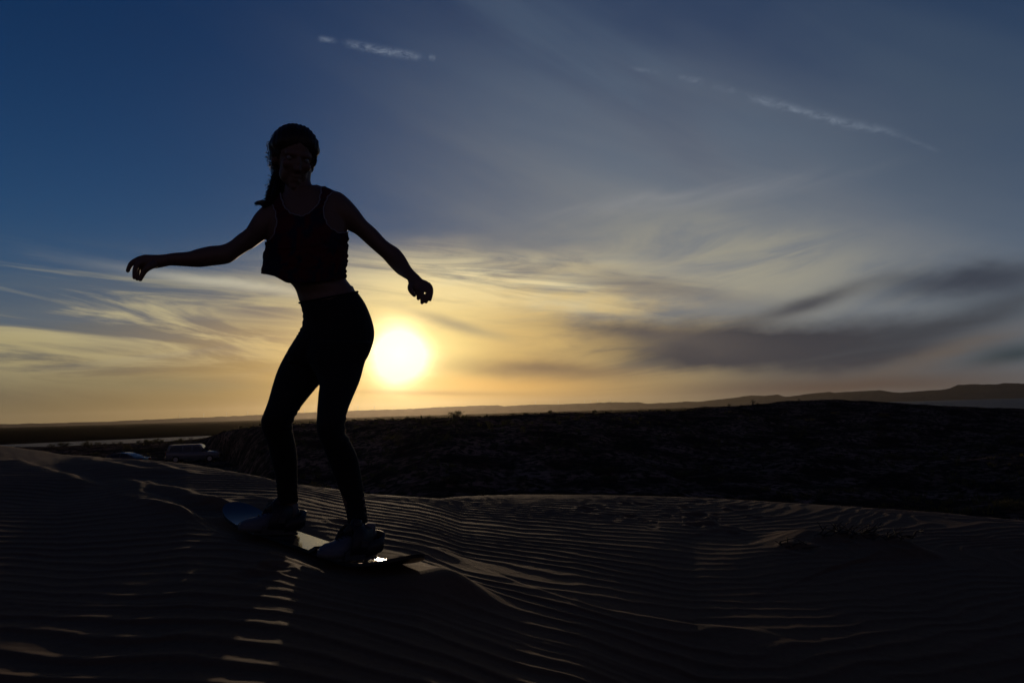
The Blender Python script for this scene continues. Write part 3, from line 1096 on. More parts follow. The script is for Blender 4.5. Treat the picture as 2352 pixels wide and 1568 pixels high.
def keep(c):
    x, y = topx(c)
    front = c.y < 3.06
    nx = (x - (690 if front else 694)) / (46 if front else 42)
    ny = (y - (428 if front else 422)) / (66 if front else 30)
    if y < 520 and nx * nx + ny * ny < 1: return False
    el = ((x - 606) / 27) ** 2 + ((y - 508) / 48) ** 2
    er = ((x - 792) / 46) ** 2 + ((y - 484) / 50) ** 2
    return el > 1 and er > 1


tF = [f for f in tF if keep(sum((Vector(tV[i]) for i in f), Vector()) / 4)]
bm = bmesh.new()
vs = [bm.verts.new(v) for v in tV]
for f in tF: bm.faces.new([vs[i] for i in f])
for v in [v for v in bm.verts if not v.link_faces]: bm.verts.remove(v)
bmesh.ops.recalc_face_normals(bm, faces=bm.faces[:])
for _ in range(4):
    bmesh.ops.smooth_vert(bm, verts=[v for v in bm.verts if v.is_boundary and topx(v.co)[1] < 560], factor=0.5, use_axis_x=True, use_axis_y=True, use_axis_z=True)
# edges of neck and arm holes, for the piping
loops = []
seen = set()
for e in [e for e in bm.edges if e.is_boundary]:
    if e in seen: continue
    lp = [e.verts[0], e.verts[1]]; seen.add(e)
    while True:
        nx_ = [g for g in lp[-1].link_edges if g.is_boundary and g not in seen]
        if not nx_: break
        seen.add(nx_[0]); lp.append(nx_[0].other_vert(lp[-1]))
    P = [v.co.copy() for v in lp]
    if len(P) > 20 and sum(topx(q)[1] for q in P) / len(P) < 560: loops.append(P)
top_me = bpy.data.meshes.new('crop_top'); bm.to_mesh(top_me); bm.free()
top_me.polygons.foreach_set('use_smooth', [True] * len(top_me.polygons))
top_me.materials.append(m_top)
apply_folds(top_me, [fold_at(797, 552, 3.05, .05, .0030, .031, 12), fold_at(796, 590, 3.05, .03, .0036, .022, -15), fold_at(795, 625, 3.05, .05, .0032, .019, 8), fold_at(606, 590, 3.05, .06, .003, .04, 10),
                     fold_at(690, 600, 2.94, .12, .004, .06, 70), fold_at(650, 640, 2.95, .07, .003, .035, 80), fold_at(750, 560, 2.96, .09, .004, .05, 40)], 9)
crop = wear(top_me, 'crop_top')
sm = crop.modifiers.new('thick', 'SOLIDIFY'); sm.thickness = 0.0025; sm.offset = -1
mb = MB()
for P in loops: mb.tube(P, .0028, 6, cap=False)
wear(mb.build('piping', m_piping, None, True), parent=crop)


# hair: cap with a centre parting, and a wavy pony tail
def hair_r(D):
    base = ell_exit(D, (-.020, .032, 0), (.106, .095, .093))
    low = ell_exit(D, (-.058, -.022, 0), (.062, .060, .072))
    r = (base ** 20 + np.maximum(low, 1e-4) ** 20) ** (1 / 20)
    # parting and strands
    P = D * r[:, None]
    part = np.exp(-(P[:, 2] / .006) ** 2) * (P[:, 0] > -.03) * (P[:, 1] > .03)
    r = r - .004 * part + .0016 * np.sin(P[:, 2] * 420 + 3 * np.sin(P[:, 0] * 40)) * (1 - part) + (.003 + .007 * ss(-P[:, 1], -.04, .03)) * fbm(P[:, 0] * 60, P[:, 2] * 60 + P[:, 1] * 30, 13, 3)
    # open at the face: a hairline that rises to the parting, hair swept back over the ears
    hr = head_r(D)
    Q = D * hr[:, None]
    line = .060 - 11.0 * Q[:, 2] ** 2 - .006 * np.exp(-(Q[:, 2] / .008) ** 2) * -1
    d_up = Q[:, 1] - line                                   # above the hairline
    d_sd = np.abs(Q[:, 2]) - (.060 + .10 * np.clip(-Q[:, 1], 0, .1) * -1)      # beside the cheeks
    d_bk = .004 - Q[:, 0] + .12 * np.clip(Q[:, 1], -.05, .05)                  # behind the jaw
    d = np.maximum(np.maximum(d_up, d_bk), np.where(Q[:, 1] > -.03, d_sd, -1))
    d = d + .003 * fbm(Q[:, 2] * 90, Q[:, 1] * 90 + Q[:, 0] * 40, 17, 2)
    low_cut = ss(-Q[:, 1], .060, .075)
    k = ss(d, 0, .030) * (1 - low_cut)
    return np.where(d > 0, hr + .002 + (r - hr) * k, hr - .008)


hV, hF = star(hair_r, 72, 110)
hair = wear(obj('hair', hV, hF, m_hair))


rng = random.Random(21)
mb = MB()
core = [(645, 398, 3.13, .032), (641, 412, 3.12, .030), (637, 428, 3.10, .033), (634, 444, 3.07, .036), (630, 458, 3.04, .034), (620, 469, 3.02, .020), (604, 473, 3.0, .004)]
rows = cr(core, 6)
mb.tube([at(r[0], r[1], r[2]) for r in rows], [r[3] * 0.72 for r in rows], 12)
for i in range(150):
    a = rng.uniform(0, 2 * PI); rr = math.sqrt(rng.random())
    ph = rng.uniform(0, 6.28); lam = rng.uniform(.045, .075); amp = rng.uniform(.003, .007)
    P = []
    nrow = len(rows) - rng.randint(0, 7)
    for j in range(nrow):
        r = rows[j]; c = at(r[0], r[1], r[2])
        sw = r[3] * rr
        w = amp * math.sin(j * .018 / lam * 6.28 + ph)
        P.append(c + Vector((math.cos(a) * sw + w, math.sin(a) * sw, w * .5 * math.cos(ph))))
    if rng.random() < 0.40:
        e_ = rng.uniform(-1, 1); L_ = rng.uniform(.45, 1.0); bw = rng.uniform(-3, 3)
        q = [(610 - 27 * L_ * t, 469 + e_ * 10 * (1 - t * .75) - 4 * math.sin(t * 3) + bw * math.sin(t * 5)) for t in (.15, .4, .65, .85, 1.0)]
        for (x_, y_) in q: P.append(at(x_, y_, 2.99))
    R_ = [.0022 * (1 - 0.75 * (t / len(P))) for t in range(len(P))]
    mb.tube(P, R_, 4, cap=False)
wear(mb.build('ponytail', m_hair, None, True), parent=hair)
# loose hairs and curls round the outline
mb = MB()
for i in range(520):
    side = rng.random()
    if side < 0.5: x0, y0 = rng.uniform(612, 642), rng.uniform(325, 402); dxp, dyp = rng.uniform(-11, 3), rng.uniform(-6, 12)
    elif side < 0.75: x0, y0 = rng.uniform(622, 700), rng.uniform(290, 318); dxp, dyp = rng.uniform(-9, 6), rng.uniform(-6, 2)
    elif side < 0.9: x0, y0 = rng.uniform(720, 727), rng.uniform(350, 372); dxp, dyp = rng.uniform(-3, 5), rng.uniform(0, 7)
    else: x0, y0 = rng.uniform(616, 640), rng.uniform(400, 462); dxp, dyp = rng.uniform(-12, 0), rng.uniform(-8, 8)
    cx_, cy_ = 671, 350
    if side < 0.75:                                    # start on the hair itself
        v_ = Vector((x0 - cx_, y0 - cy_)); v_ = v_.normalized() * min(v_.length, 55); x0, y0 = cx_ + v_.x, cy_ + v_.y
    Y0 = 3.04; P = []
    cv = rng.uniform(-5, 5)
    for t in (0, .33, .66, 1):
        P.append(at(x0 + dxp * t + cv * math.sin(t * 3.1), y0 + dyp * t + cv * .6 * math.sin(t * 4), Y0))
    mb.tube(P, rng.uniform(.0005, .0011), 3, cap=False)
tag(wear(mb.build('loose_strand', m_hair, None, True), parent=hair), kind='stuff')
# ------------------------------------------------------------------ the board
m_deck, b = new_mat('glossy_deck')
p = pos()
vm = S.nt.nodes.new('ShaderNodeVectorMath'); vm.operation = 'MULTIPLY'; S.nt.links.new(p.s, vm.inputs[0]); vm.inputs[1].default_value = (14, 90, 1)
g = nz(S(vm.outputs[0]), 1.0, 5, 0.65)
S.plug(mixc((0.018, 0.018, 0.024), (0.036, 0.034, 0.040), g), b.inputs['Base Color'])
S.plug(g * 0.09 + 0.10, b.inputs['Roughness'])
b.inputs['Specular IOR Level'].default_value = 0.5
b.inputs['IOR'].default_value = 1.42
bump(b, g, 0.12, 0.002)
m_edge = simple('board_edge', (0.02, 0.02, 0.022), 0.35)
board = empty('sandboard', Vector(FOOT_R))
tag(board, 'dark glossy sandboard under the woman with rounded upturned nose', 'sandboard')
bpy.context.view_layer.update()
XB = (BU + Vector((0, 0, B_SLOPE))).normalized()
YB = BV.copy(); ZB = XB.cross(YB).normalized()
if ZB.z < 0: ZB = -ZB
roll = math.radians(6.0)                      # camera-side edge a little up
YB, ZB = YB * math.cos(roll) + ZB * math.sin(roll), ZB * math.cos(roll) - YB * math.sin(roll)


def bp(s, v, h=0.0):
    """board axes -> world: s from the near foot to the nose, v toward the camera side, h up"""
    return FOOT_R + XB * s + YB * v + ZB * h


S_T, S_N = -0.35, 0.965
SK_T, SK_N = -0.03, 0.70                       # where the ends start to bend up


def camber(s):
    if s > SK_N: return 0.066 * ((s - SK_N) / (S_N - SK_N)) ** 1.7
    if s < SK_T: return 0.080 * ((SK_T - s) / (SK_T - S_T)) ** 1.7
    return 0.0


def half_w(s):
    w = 0.090 + 0.012 * ((s - 0.28) / 0.5) ** 2
    w = min(w, 0.120)
    for e, L in ((S_N, 0.16), (S_T, 0.22)):
        d = abs(e - s)
        if d < L: w *= math.sqrt(max(0.0, 1 - ((L - d) / L) ** 2))
    return max(w, 0.002)


ss_ = sorted(set([S_T + (S_N - S_T) * i / 60 for i in range(61)] + [S_T + .16 * (i / 14) ** 2 for i in range(15)] + [S_N - .17 * (i / 14) ** 2 for i in range(15)]))
V, Fd, Fe = [], [], []
nw = 13
TH = 0.011
for s in ss_:
    w = half_w(s)
    for k in range(nw):
        V.append(bp(s, w * (2 * k / (nw - 1) - 1) - .018, camber(s) + TH) - FOOT_R)
nt_ = len(V)
for s in ss_:
    w = half_w(s)
    for k in range(nw):
        V.append(bp(s, w * (2 * k / (nw - 1) - 1) - .018, camber(s)) - FOOT_R)
for i in range(len(ss_) - 1):
    for k in range(nw - 1):
        a = i * nw + k
        Fd.append((a, a + 1, a + nw + 1, a + nw))
        Fe.append((nt_ + a + nw, nt_ + a + nw + 1, nt_ + a + 1, nt_ + a))
    for k, r in ((0, 0), (nw - 1, 1)):
        a = i * nw + k
        f = (a, a + nw, nt_ + a + nw, nt_ + a)
        Fe.append(f if r else f[::-1])
for i in (0, len(ss_) - 1):
    for k in range(nw - 1):
        a = i * nw + k; Fe.append((a, a + 1, nt_ + a + 1, nt_ + a))
# deck sheet sits proud of the core
deck = obj('deck', [Vector(v) + ZB * .0006 for v in V[:nt_]], Fd, m_deck, board)
core_o = obj('edge', V, Fe, m_edge, board, False)


# bindings and shoes -------------------------------------------------------
m_black = simple('black_strap', (0.014, 0.014, 0.016), 0.55, var=0.3)
m_plastic = simple('binding_plastic', (0.05, 0.05, 0.055), 0.4)
m_shoe = simple('white_shoe', (0.10, 0.11, 0.135), 0.6, var=0.15, scale=30, bmp=0.2)
m_sole = simple('shoe_sole', (0.10, 0.10, 0.11), 0.7)
m_lace = simple('dark_lace', (0.02, 0.02, 0.03), 0.8)
m_sock = simple('grey_sock', (0.14, 0.135, 0.14), 0.9)
m_metal = simple('steel_buckle', (0.5, 0.5, 0.5), 0.25, 1.0)
TH2 = TH + 0.001


def shoe_section(t):
    """t 0 heel .. 1 toe: half width, top height, centre shift"""
    T = [0, .05, .15, .3, .45, .6, .75, .88, .96, 1.0]
    Wd = np.interp(t, T, [.010, .024, .031, .031, .032, .036, .039, .034, .022, .006])
    Ht = np.interp(t, T, [.055, .092, .102, .098, .086, .066, .052, .045, .036, .022])
    return Wd, Ht


def make_foot(s, ang, lift, shift):
    """one shoe in a binding on the board; toe toward the camera side"""
    c = bp(s, 0, TH2)
    a = math.radians(ang)
    fx = (YB * math.cos(a) + XB * math.sin(a)).normalized()      # heel -> toe
    fz = ZB
    fy = fz.cross(fx).normalized()
    Lf = 0.250
    heel = c - fx * (Lf * 0.52 - shift)

    def w(u, v, h): return heel + fx * (u * Lf) + fy * v + fz * (h + lift)
    # binding base plate, heel cup and buckles
    binding = empty('binding', c)
    q = lambda pt: pt - c
    mb = MB()
    rot = Matrix((fx, fy, fz)).transposed()
    mb.box(q(w(.46, 0, -lift + .006)), (Lf * .74, .092, .010), rot)
    mb.box(q(w(.46, .050, -lift + .020)), (Lf * .50, .006, .034), rot)
    mb.box(q(w(.46, -.050, -lift + .020)), (Lf * .50, .006, .034), rot)
    mb.build('base_plate', m_plastic, binding)
    mb = MB()
    P = [q(w(.34, .050, .022)), q(w(.08, .050, .038)), q(w(-.025, .026, .052)), q(w(-.025, -.026, .052)), q(w(.08, -.050, .038)), q(w(.34, -.050, .022))]
    P = [Vector(r) for r in cr([tuple(x) for x in P], 4)]
    V_, F_ = [], []
    for pnt in P:
        for hh, off in ((-.022, 0), (.030, 0)):
            V_.append(pnt + fz * hh)
    for i in range(len(P) - 1): F_.append((2 * i, 2 * i + 1, 2 * i + 3, 2 * i + 2))
    hb = obj('heel_cup', V_, F_, m_black, binding)
    md = hb.modifiers.new('thick', 'SOLIDIFY'); md.thickness = .006
    for (u0, wd, h0) in ((.47, .085, .112),):
        V_, F_ = [], []
        for k in range(15):
            aa = PI * k / 14
            y = .056 * math.cos(aa); h = .012 + (h0 - .012) * math.sin(aa) ** 0.6
            uu = u0 - 0.10 * (h / h0) * (1 if u0 < .5 else .3)
            for du in (-wd / 2 / Lf, wd / 2 / Lf): V_.append(q(w(uu + du, y, h)))
        for k in range(14): F_.append((2 * k, 2 * k + 1, 2 * k + 3, 2 * k + 2))
        st = obj('strap', V_, F_, m_black, binding)
        md = st.modifiers.new('thick', 'SOLIDIFY'); md.thickness = .006; md.offset = 1
    mb = MB(); mb.box(q(w(.42, .060, .050)), (.030, .010, .022), rot)
    mb.build('buckle', m_plastic, binding)
    mb = MB(); mb.box(q(w(.72, -.085, .020 - lift)), (.085, .045, .012), rot @ Matrix.Rotation(.5, 3, 'X'))
    mb.build('loose_strap', m_black, binding)
    # the shoe
    shoe = empty('shoe', c)
    V_, F_ = [], []
    N = 26; M = 18
    for i in range(N):
        t = i / (N - 1); wd, ht = shoe_section(t)
        for k in range(M):
            aa = 2 * PI * k / M
            y = wd * math.copysign(abs(math.cos(aa)) ** 0.75, math.cos(aa))
            h = .016 + (ht - .016) * max(0, math.sin(aa)) ** 0.85 if math.sin(aa) > 0 else .016 + .008 * math.sin(aa)
            if t > .1 and t < .42 and h > .085: h = .085 + (h - .085) * .6
            V_.append(q(w(t, y, h)))
    for i in range(N - 1):
        for k in range(M):
            F_.append((i * M + k, i * M + (k + 1) % M, (i + 1) * M + (k + 1) % M, (i + 1) * M + k))
    F_.append(tuple(range(M))); F_.append(tuple((N - 1) * M + k for k in range(M - 1, -1, -1)))
    up = obj('upper', V_, F_, m_shoe, shoe)
    up.data.materials.append(m_black)                       # the heel half is dark
    for pg in up.data.polygons:
        if pg.index // M < N * 0.44 and pg.index < (N - 1) * M: pg.material_index = 1
    up.data.polygons[(N - 1) * M].material_index = 1
    V_, F_ = [], []
    for i in range(N):
        t = i / (N - 1); wd, _ = shoe_section(t)
        for (yy, hh) in ((-wd - .003, .0), (-wd - .004, .021), (wd + .004, .021), (wd + .003, .0)): V_.append(q(w(t * 1.02 - .01, yy, hh)))
    for i in range(N - 1):
        for k in range(4): F_.append((i * 4 + k, i * 4 + (k + 1) % 4, (i + 1) * 4 + (k + 1) % 4, (i + 1) * 4 + k))
    F_.append((3, 2, 1, 0)); F_.append(((N - 1) * 4, (N - 1) * 4 + 1, (N - 1) * 4 + 2, (N - 1) * 4 + 3))
    obj('sole', V_, F_, m_sole, shoe)
    # tongue and laces
    mb = MB()
    mb.tube([q(w(.58, 0, .078)), q(w(.46, 0, .098)), q(w(.40, 0, .118)), q(w(.39, 0, .128))], [.016, .020, .021, .016], 10)
    mb.build('tongue', m_black, shoe, True)
    mb = MB()
    for j in range(5):
        u = .46 + .06 * j; _, ht = shoe_section(u)
        mb.tube([q(w(u, -.024, ht - .014)), q(w(u + .02, 0, ht + .004)), q(w(u, .024, ht - .014))], .0022, 5)
    for sg in (-1, 1):
        mb.tube([q(w(.47, 0, .098)), q(w(.50, sg * .016, .116)), q(w(.55, sg * .030, .112)), q(w(.53, sg * .020, .096)), q(w(.48, 0, .097))], .0020, 5)
        mb.tube([q(w(.47, 0, .098)), q(w(.53, sg * .012, .092)), q(w(.58, sg * .034, .072))], .0018, 5)
    mb.build('lace', m_lace, shoe, True)
    mb = MB()
    mb.tube([q(w(.20, 0, .060)), q(w(.20, 0, .092)), q(w(.205, 0, .112))], [.030, .031, .031], 18)
    mb.build('sock', m_sock, shoe, True)
    return binding, shoe


for s, ang, lift, shift in ((0.525, 8, .012, .045), (0.0, -4, .012, .026)):
    bi, sh = make_foot(s, ang, lift, shift)
    # bindings are screwed to the board, shoes are worn by the woman
    for root, par in ((bi, board), (sh, person)):
        root.parent = par
        root.location = root.location - par.location
# ------------------------------------------------------------------ parked cars
m_paint_w = simple('pale_paint', (0.14, 0.145, 0.155), 0.22, var=0.05, scale=3)
m_paint_s = simple('grey_paint', (0.06, 0.06, 0.066), 0.20, 0.0, var=0.05, scale=3)
m_glass, b = new_mat('car_glass')
b.inputs['Base Color'].default_value = (0.012, 0.014, 0.018, 1)
b.inputs['Roughness'].default_value = 0.06
m_tyre = simple('tyre', (0.015, 0.015, 0.015), 0.9)
m_rim = simple('rim', (0.35, 0.35, 0.36), 0.35, 0.8)
m_trim = simple('dark_trim', (0.02, 0.02, 0.02), 0.6)
m_lamp_r = simple('tail_lamp', (0.25, 0.01, 0.01), 0.2)
m_lamp_w = simple('head_lamp', (0.6, 0.6, 0.58), 0.15)
m_chrome = simple('chrome', (0.6, 0.6, 0.6), 0.15, 1.0)


def extrude_profile(pts, hw, tuck=None, bev=0.05):
    """side outline (x, z) -> solid with rounded shoulders; tuck(z) gives the half width at a height"""
    n = len(pts)
    cx = sum(p[0] for p in pts) / n; cz = sum(p[1] for p in pts) / n
    V, Fc = [], []
    lay = [(-1, 0.0, bev), (-1, bev * .3, bev * .3), (-1, bev, 0), (1, bev, 0), (1, bev * .3, bev * .3), (1, 0.0, bev)]
    for sgn, inn, shr in lay:
        for x, z in pts:
            w = tuck(z) if tuck else hw
            dx_, dz_ = x - cx, z - cz
            L = math.hypot(dx_, dz_)
            V.append((x - dx_ / L * shr, sgn * (w - inn), z - dz_ / L * shr))
    for l in range(len(lay) - 1):
        for i in range(n):
            j = (i + 1) % n
            Fc.append((l * n + i, l * n + j, (l + 1) * n + j, (l + 1) * n + i))
    Fc.append(tuple(range(n - 1, -1, -1))); Fc.append(tuple((len(lay) - 1) * n + i for i in range(n)))
    return V, Fc


def wheel(parent, x, y, r, wdt):
    w = empty('wheel', (x, y, r)); w.parent = parent
    mb = MB(); s = 1 if y > 0 else -1
    mb.tube([(0, -wdt / 2, 0), (0, -wdt / 2 + .02, 0), (0, wdt / 2 - .02, 0), (0, wdt / 2, 0)], [r * .93, r, r, r * .93], 28)
    mb.build('tyre', m_tyre, w)
    mb = MB()
    mb.tube([(0, s * (wdt / 2 - .01), 0), (0, s * (wdt / 2 + .012), 0)], [r * .62, r * .60], 24)
    for k in range(5):
        a = 2 * PI * k / 5
        mb.box((math.cos(a) * r * .34, s * (wdt / 2 + .016), math.sin(a) * r * .34), (r * .5, .02, r * .12), Matrix.Rotation(-a, 3, 'Y'))
    mb.build('rim', m_rim, w)


def make_car(name, label, cat, loc, rz, paint, low, roof, wins, L, hw, wr, wx, roof_hw):
    car = empty(name, loc, rz)
    tag(car, label, cat, )
    V, Fc = extrude_profile(low, hw, lambda z: hw - .05 * ss(np.array(z), .75, 1.15) - .04 * (1 - ss(np.array(z), .3, .5)), .05)
    obj('body', V, Fc, paint, car)
    zt = max(p[1] for p in roof); zb = min(p[1] for p in roof)
    tk = lambda z: (hw - .06) + (roof_hw - hw + .06) * (z - zb) / (zt - zb)
    V, Fc = extrude_profile(roof, hw, tk, .04)
    obj('cabin', V, Fc, paint, car)
    for pts in wins:
        for sg in (-1, 1):
            Vw = [(x, sg * (tk(z) + .004), z) for x, z in pts]
            Vw += [(x, sg * (tk(z) - .030), z) for x, z in pts]
            n = len(pts)
            Fw = [tuple(range(n)) if sg < 0 else tuple(range(n - 1, -1, -1)), tuple(range(n, 2 * n)) if sg > 0 else tuple(range(2 * n - 1, n - 1, -1))]
            Fw += [(i, (i + 1) % n, n + (i + 1) % n, n + i) for i in range(n)]
            obj('window', Vw, Fw, m_glass, car, False)
    for x in wx:
        for sg in (-1, 1): wheel(car, x, sg * (hw - .11), wr, .22)
    return car


def slab(name, a, b_, hw0, hw1, off, mat, car):
    """a windscreen between two profile points"""
    d = Vector((b_[0] - a[0], 0, b_[1] - a[1])).normalized(); nrm = Vector((-d.z, 0, d.x))
    if nrm.x * off < 0: nrm = -nrm
    V = []
    for k in (0.004, -0.03):
        for p_, h in ((a, hw0), (b_, hw1)):
            for sg in (-1, 1): V.append(Vector((p_[0], sg * h, p_[1])) + nrm * k)
    return obj(name, V, [(0, 1, 3, 2), (4, 6, 7, 5), (0, 4, 5, 1), (2, 3, 7, 6), (0, 2, 6, 4), (1, 5, 7, 3)], mat, car, False)


# long light wagon, side on, nose to the right
q0 = at(388, 1061, 84.0); q1 = at(505, 1056, 84.0)
base = (q0 + q1) / 2
gz = float(land_z(np.array([base.x]), np.array([base.y]))[0])
SUV_L = 5.2
low = [(-2.6, .42), (-2.62, .95), (-2.58, 1.12), (1.15, 1.12), (1.35, 1.12), (2.45, 1.02), (2.58, .92), (2.62, .45), (2.2, .36), (-2.2, .36)]
roof = [(-2.56, 1.10), (-2.36, 1.80), (-2.22, 1.87), (.55, 1.87), (.78, 1.80), (1.36, 1.10)]
suv = make_car('station_wagon', 'long pale four wheel drive parked side on below the dune, nose pointing right', 'car', (base.x, base.y, gz - .02), 0.16, m_paint_w, low, roof,
               [[(-2.26, 1.20), (-2.12, 1.70), (-1.02, 1.70), (-1.02, 1.20)], [(-.92, 1.20), (-.92, 1.70), (-.10, 1.70), (-.10, 1.20)], [(0.0, 1.20), (0.0, 1.70), (.62, 1.70), (1.12, 1.20)]],
               SUV_L, .97, .37, (-1.62, 1.72), .76)
slab('windscreen', (1.30, 1.16), (.82, 1.76), .80, .70, 1, m_glass, suv)
slab('rear_window', (-2.51, 1.25), (-2.38, 1.72), .78, .70, -1, m_glass, suv)
for x in (2.66, -2.67):
    mb = MB(); mb.box((x, 0, .55), (.12, 1.86, .20)); mb.build('bumper', m_chrome, suv)
for sg in (-1, 1):
    mb = MB(); mb.box((2.60, sg * .70, .84), (.06, .30, .17)); mb.build('headlight', m_lamp_w, suv)
    mb = MB(); mb.box((-2.61, sg * .86, .95), (.06, .14, .34)); mb.build('tail_light', m_lamp_r, suv)
    mb = MB(); mb.box((1.02, sg * 1.04, 1.24), (.10, .18, .20)); mb.build('wing_mirror', m_trim, suv)
    mb = MB(); mb.tube([(-2.1, sg * .62, 1.88), (-2.0, sg * .62, 1.95), (.30, sg * .62, 1.95), (.40, sg * .62, 1.88)], .02, 6); mb.build('roof_rail', m_trim, suv)
mb = MB(); mb.box((2.63, 0, .84), (.04, 1.0, .18)); mb.build('grille', m_trim, suv)
for x in (-.80, .14):
    for sg in (-1, 1):
        mb = MB(); mb.box((x, sg * .985, 1.03), (.16, .02, .03)); mb.build('door_handle', m_trim, suv)

# saloon, only its roof line shows over the sand
q0 = at(222, 1080, 70.0); q1 = at(334, 1078, 70.0)
base = (q0 + q1) / 2
zroof = at(305, 1038, 70.0).z
low = [(-2.25, .40), (-2.28, .80), (-2.20, .98), (-1.55, 1.02), (1.15, .98), (2.05, .84), (2.22, .70), (2.25, .40), (1.9, .26), (-1.9, .26)]
roof = [(-1.75, 1.0), (-1.35, 1.20), (-.85, 1.38), (-.35, 1.45), (.10, 1.43), (.50, 1.33), (1.30, .97)]
sedan = make_car('sedan', 'grey sedan whose curved roof shows above the dune edge at the far left', 'car', (base.x, base.y, zroof - 1.45), PI - .12, m_paint_s, low, roof,
                 [[(-1.30, 1.06), (-.95, 1.27), (-.55, 1.36), (-.40, 1.36), (-.40, 1.06)], [(-.32, 1.06), (-.32, 1.36), (.08, 1.35), (.42, 1.27), (.86, 1.06)]], 4.5, .88, .32, (-1.35, 1.38), .62)
slab('windscreen', (1.22, 1.01), (.54, 1.31), .74, .62, 1, m_glass, sedan)
slab('rear_window', (-1.66, 1.05), (-1.02, 1.33), .74, .62, -1, m_glass, sedan)
for sg in (-1, 1):
    mb = MB(); mb.box((2.20, sg * .62, .66), (.08, .34, .14)); mb.build('headlight', m_lamp_w, sedan)
    mb = MB(); mb.box((-2.26, sg * .66, .84), (.06, .32, .16)); mb.build('tail_light', m_lamp_r, sedan)
    mb = MB(); mb.box((.80, sg * .95, 1.06), (.10, .16, .12)); mb.build('wing_mirror', m_paint_s, sedan)
for x in (2.27, -2.30):
    mb = MB(); mb.box((x, 0, .46), (.10, 1.6, .18)); mb.build('bumper', m_paint_s, sedan)

# ------------------------------------------------------------------ shrubs
m_leaf, b = new_mat('grey_green_leaf')
p = geo_pos()
S.plug(mixc((0.030, 0.034, 0.014), (0.060, 0.058, 0.026), nz(p, 3, 3, 0.6)), b.inputs['Base Color'])
b.inputs['Roughness'].default_value = 0.85
tr = S.nt.nodes.new('ShaderNodeBsdfTranslucent'); tr.inputs[0].default_value = (0.10, 0.085, 0.02, 1)
mx = S.nt.nodes.new('ShaderNodeMixShader'); mx.inputs[0].default_value = 0.3
S.nt.links.new(b.outputs[0], mx.inputs[1]); S.nt.links.new(tr.outputs[0], mx.inputs[2])
S.nt.links.new(mx.outputs[0], S.nt.nodes['Material Output'].inputs[0])
m_twig = simple('dry_twig', (0.045, 0.034, 0.024), 0.9)
rng = random.Random(5)


def shrub_meshes(seed, nst, nleaf, spread, height):
    r = random.Random(seed)
    st = MB(); V, Fc = [], []
    tips = []
    for i in range(nst):
        a = r.uniform(0, 2 * PI); q = r.uniform(.25, 1.0)
        e = Vector((math.cos(a) * spread * q, math.sin(a) * spread * q, height * r.uniform(.55, 1.05) * (1 - .35 * q * q)))
        m = e * .5 + Vector((r.uniform(-.06, .06), r.uniform(-.06, .06), .06))
        st.tube([(0, 0, -.08), m, e], [.018, .010, .003], 4, cap=False)
        tips += [e, m.lerp(e, .4), m.lerp(e, .75)]
        for k in range(3):
            s0 = m.lerp(e, r.uniform(.1, .9)); s1 = s0 + Vector((r.uniform(-.16, .16), r.uniform(-.16, .16), r.uniform(.02, .16)))
            st.tube([s0, s1], [.005, .002], 3, cap=False); tips.append(s1)
    for i in range(nleaf):
        c = r.choice(tips) + Vector((r.gauss(0, .055), r.gauss(0, .055), r.gauss(0, .045)))
        if c.z < .01: c.z = .02
        u = Vector((r.gauss(0, 1), r.gauss(0, 1), r.gauss(.4, .8))).normalized(); v = u.orthogonal().normalized()
        v = (v * math.cos(i) + u.cross(v) * math.sin(i)); L = r.uniform(.03, .07); n = len(V)
        V += [c - v * L * .28, c + u * L * .5 + v * L * .05, c + v * L * .28, c - u * L * .5]
        Fc.append((n, n + 1, n + 2, n + 3))
    return mesh_of('stem', st.V, st.F, m_twig, False), mesh_of('foliage', V, Fc, m_leaf, False)


KINDS = [shrub_meshes(1, 22, 900, .55, .55), shrub_meshes(2, 16, 420, .60, .75), shrub_meshes(3, 26, 1300, .75, .50), shrub_meshes(4, 13, 130, .45, .80), shrub_meshes(5, 20, 800, .50, .65)]


def shrub(kind, x, y, z, sc_, rz, label, group):
    e = empty('shrub', (x, y, z), rz); e.scale = (sc_ * rng.uniform(.9, 1.25), sc_, sc_ * rng.uniform(.8, 1.15))
    tag(e, label, 'shrub', group)
    for me, nm in zip(KINDS[kind], ('stem', 'foliage')):
        o = bpy.data.objects.new(nm, me); link(o, e)
    return e


def on_land(px, r):
    a = math.radians(azel(px, 950)[0])
    x, y = r * math.sin(a), r * math.cos(a)
    return x, y, float(land_z(np.array([x]), np.array([y]))[0])


def ridge_r(px): return float(np.interp(math.radians(azel(px, 950)[0]), RA, RR))


G = 'desert shrubs on the dark scrub ridge'
sky_line = [(938, 1, .55, 'spiky bare shrub on the ridge skyline just right of the sun glow, nearer the woman'), (984, 3, .55, 'thin open shrub on the ridge skyline between the spiky shrub and the rounded one'),
            (1045, 2, .9, 'broad rounded shrub mound on the ridge skyline right of the two spiky shrubs'), (1265, 0, .6, 'small dark shrub standing alone on the ridge skyline in the middle of the photo'),
            (1365, 4, .6, 'dense low shrub on the ridge skyline where the glow fades to the right')]
for px, kd, s_, lb in sky_line:
    x, y, z = on_land(px, ridge_r(px) - .5)
    shrub(kd, x, y, z - .03, s_, rng.uniform(0, 6), lb, G)
near_ = 0
for i in range(95):                              # along the skyline
    px = rng.uniform(470, 1980)
    if any(abs(px - s_[0]) < 20 for s_ in sky_line): continue
    r_ = ridge_r(px) * rng.uniform(.94, 1.03)
    x, y, z = on_land(px, r_)
    shrub(rng.choice([0, 2, 4, 4, 1]), x, y, z - .05, rng.uniform(.2, .5), rng.uniform(0, 6), 'low dark desert shrub along the crest of the scrub ridge', 'shrubs along the ridge crest')
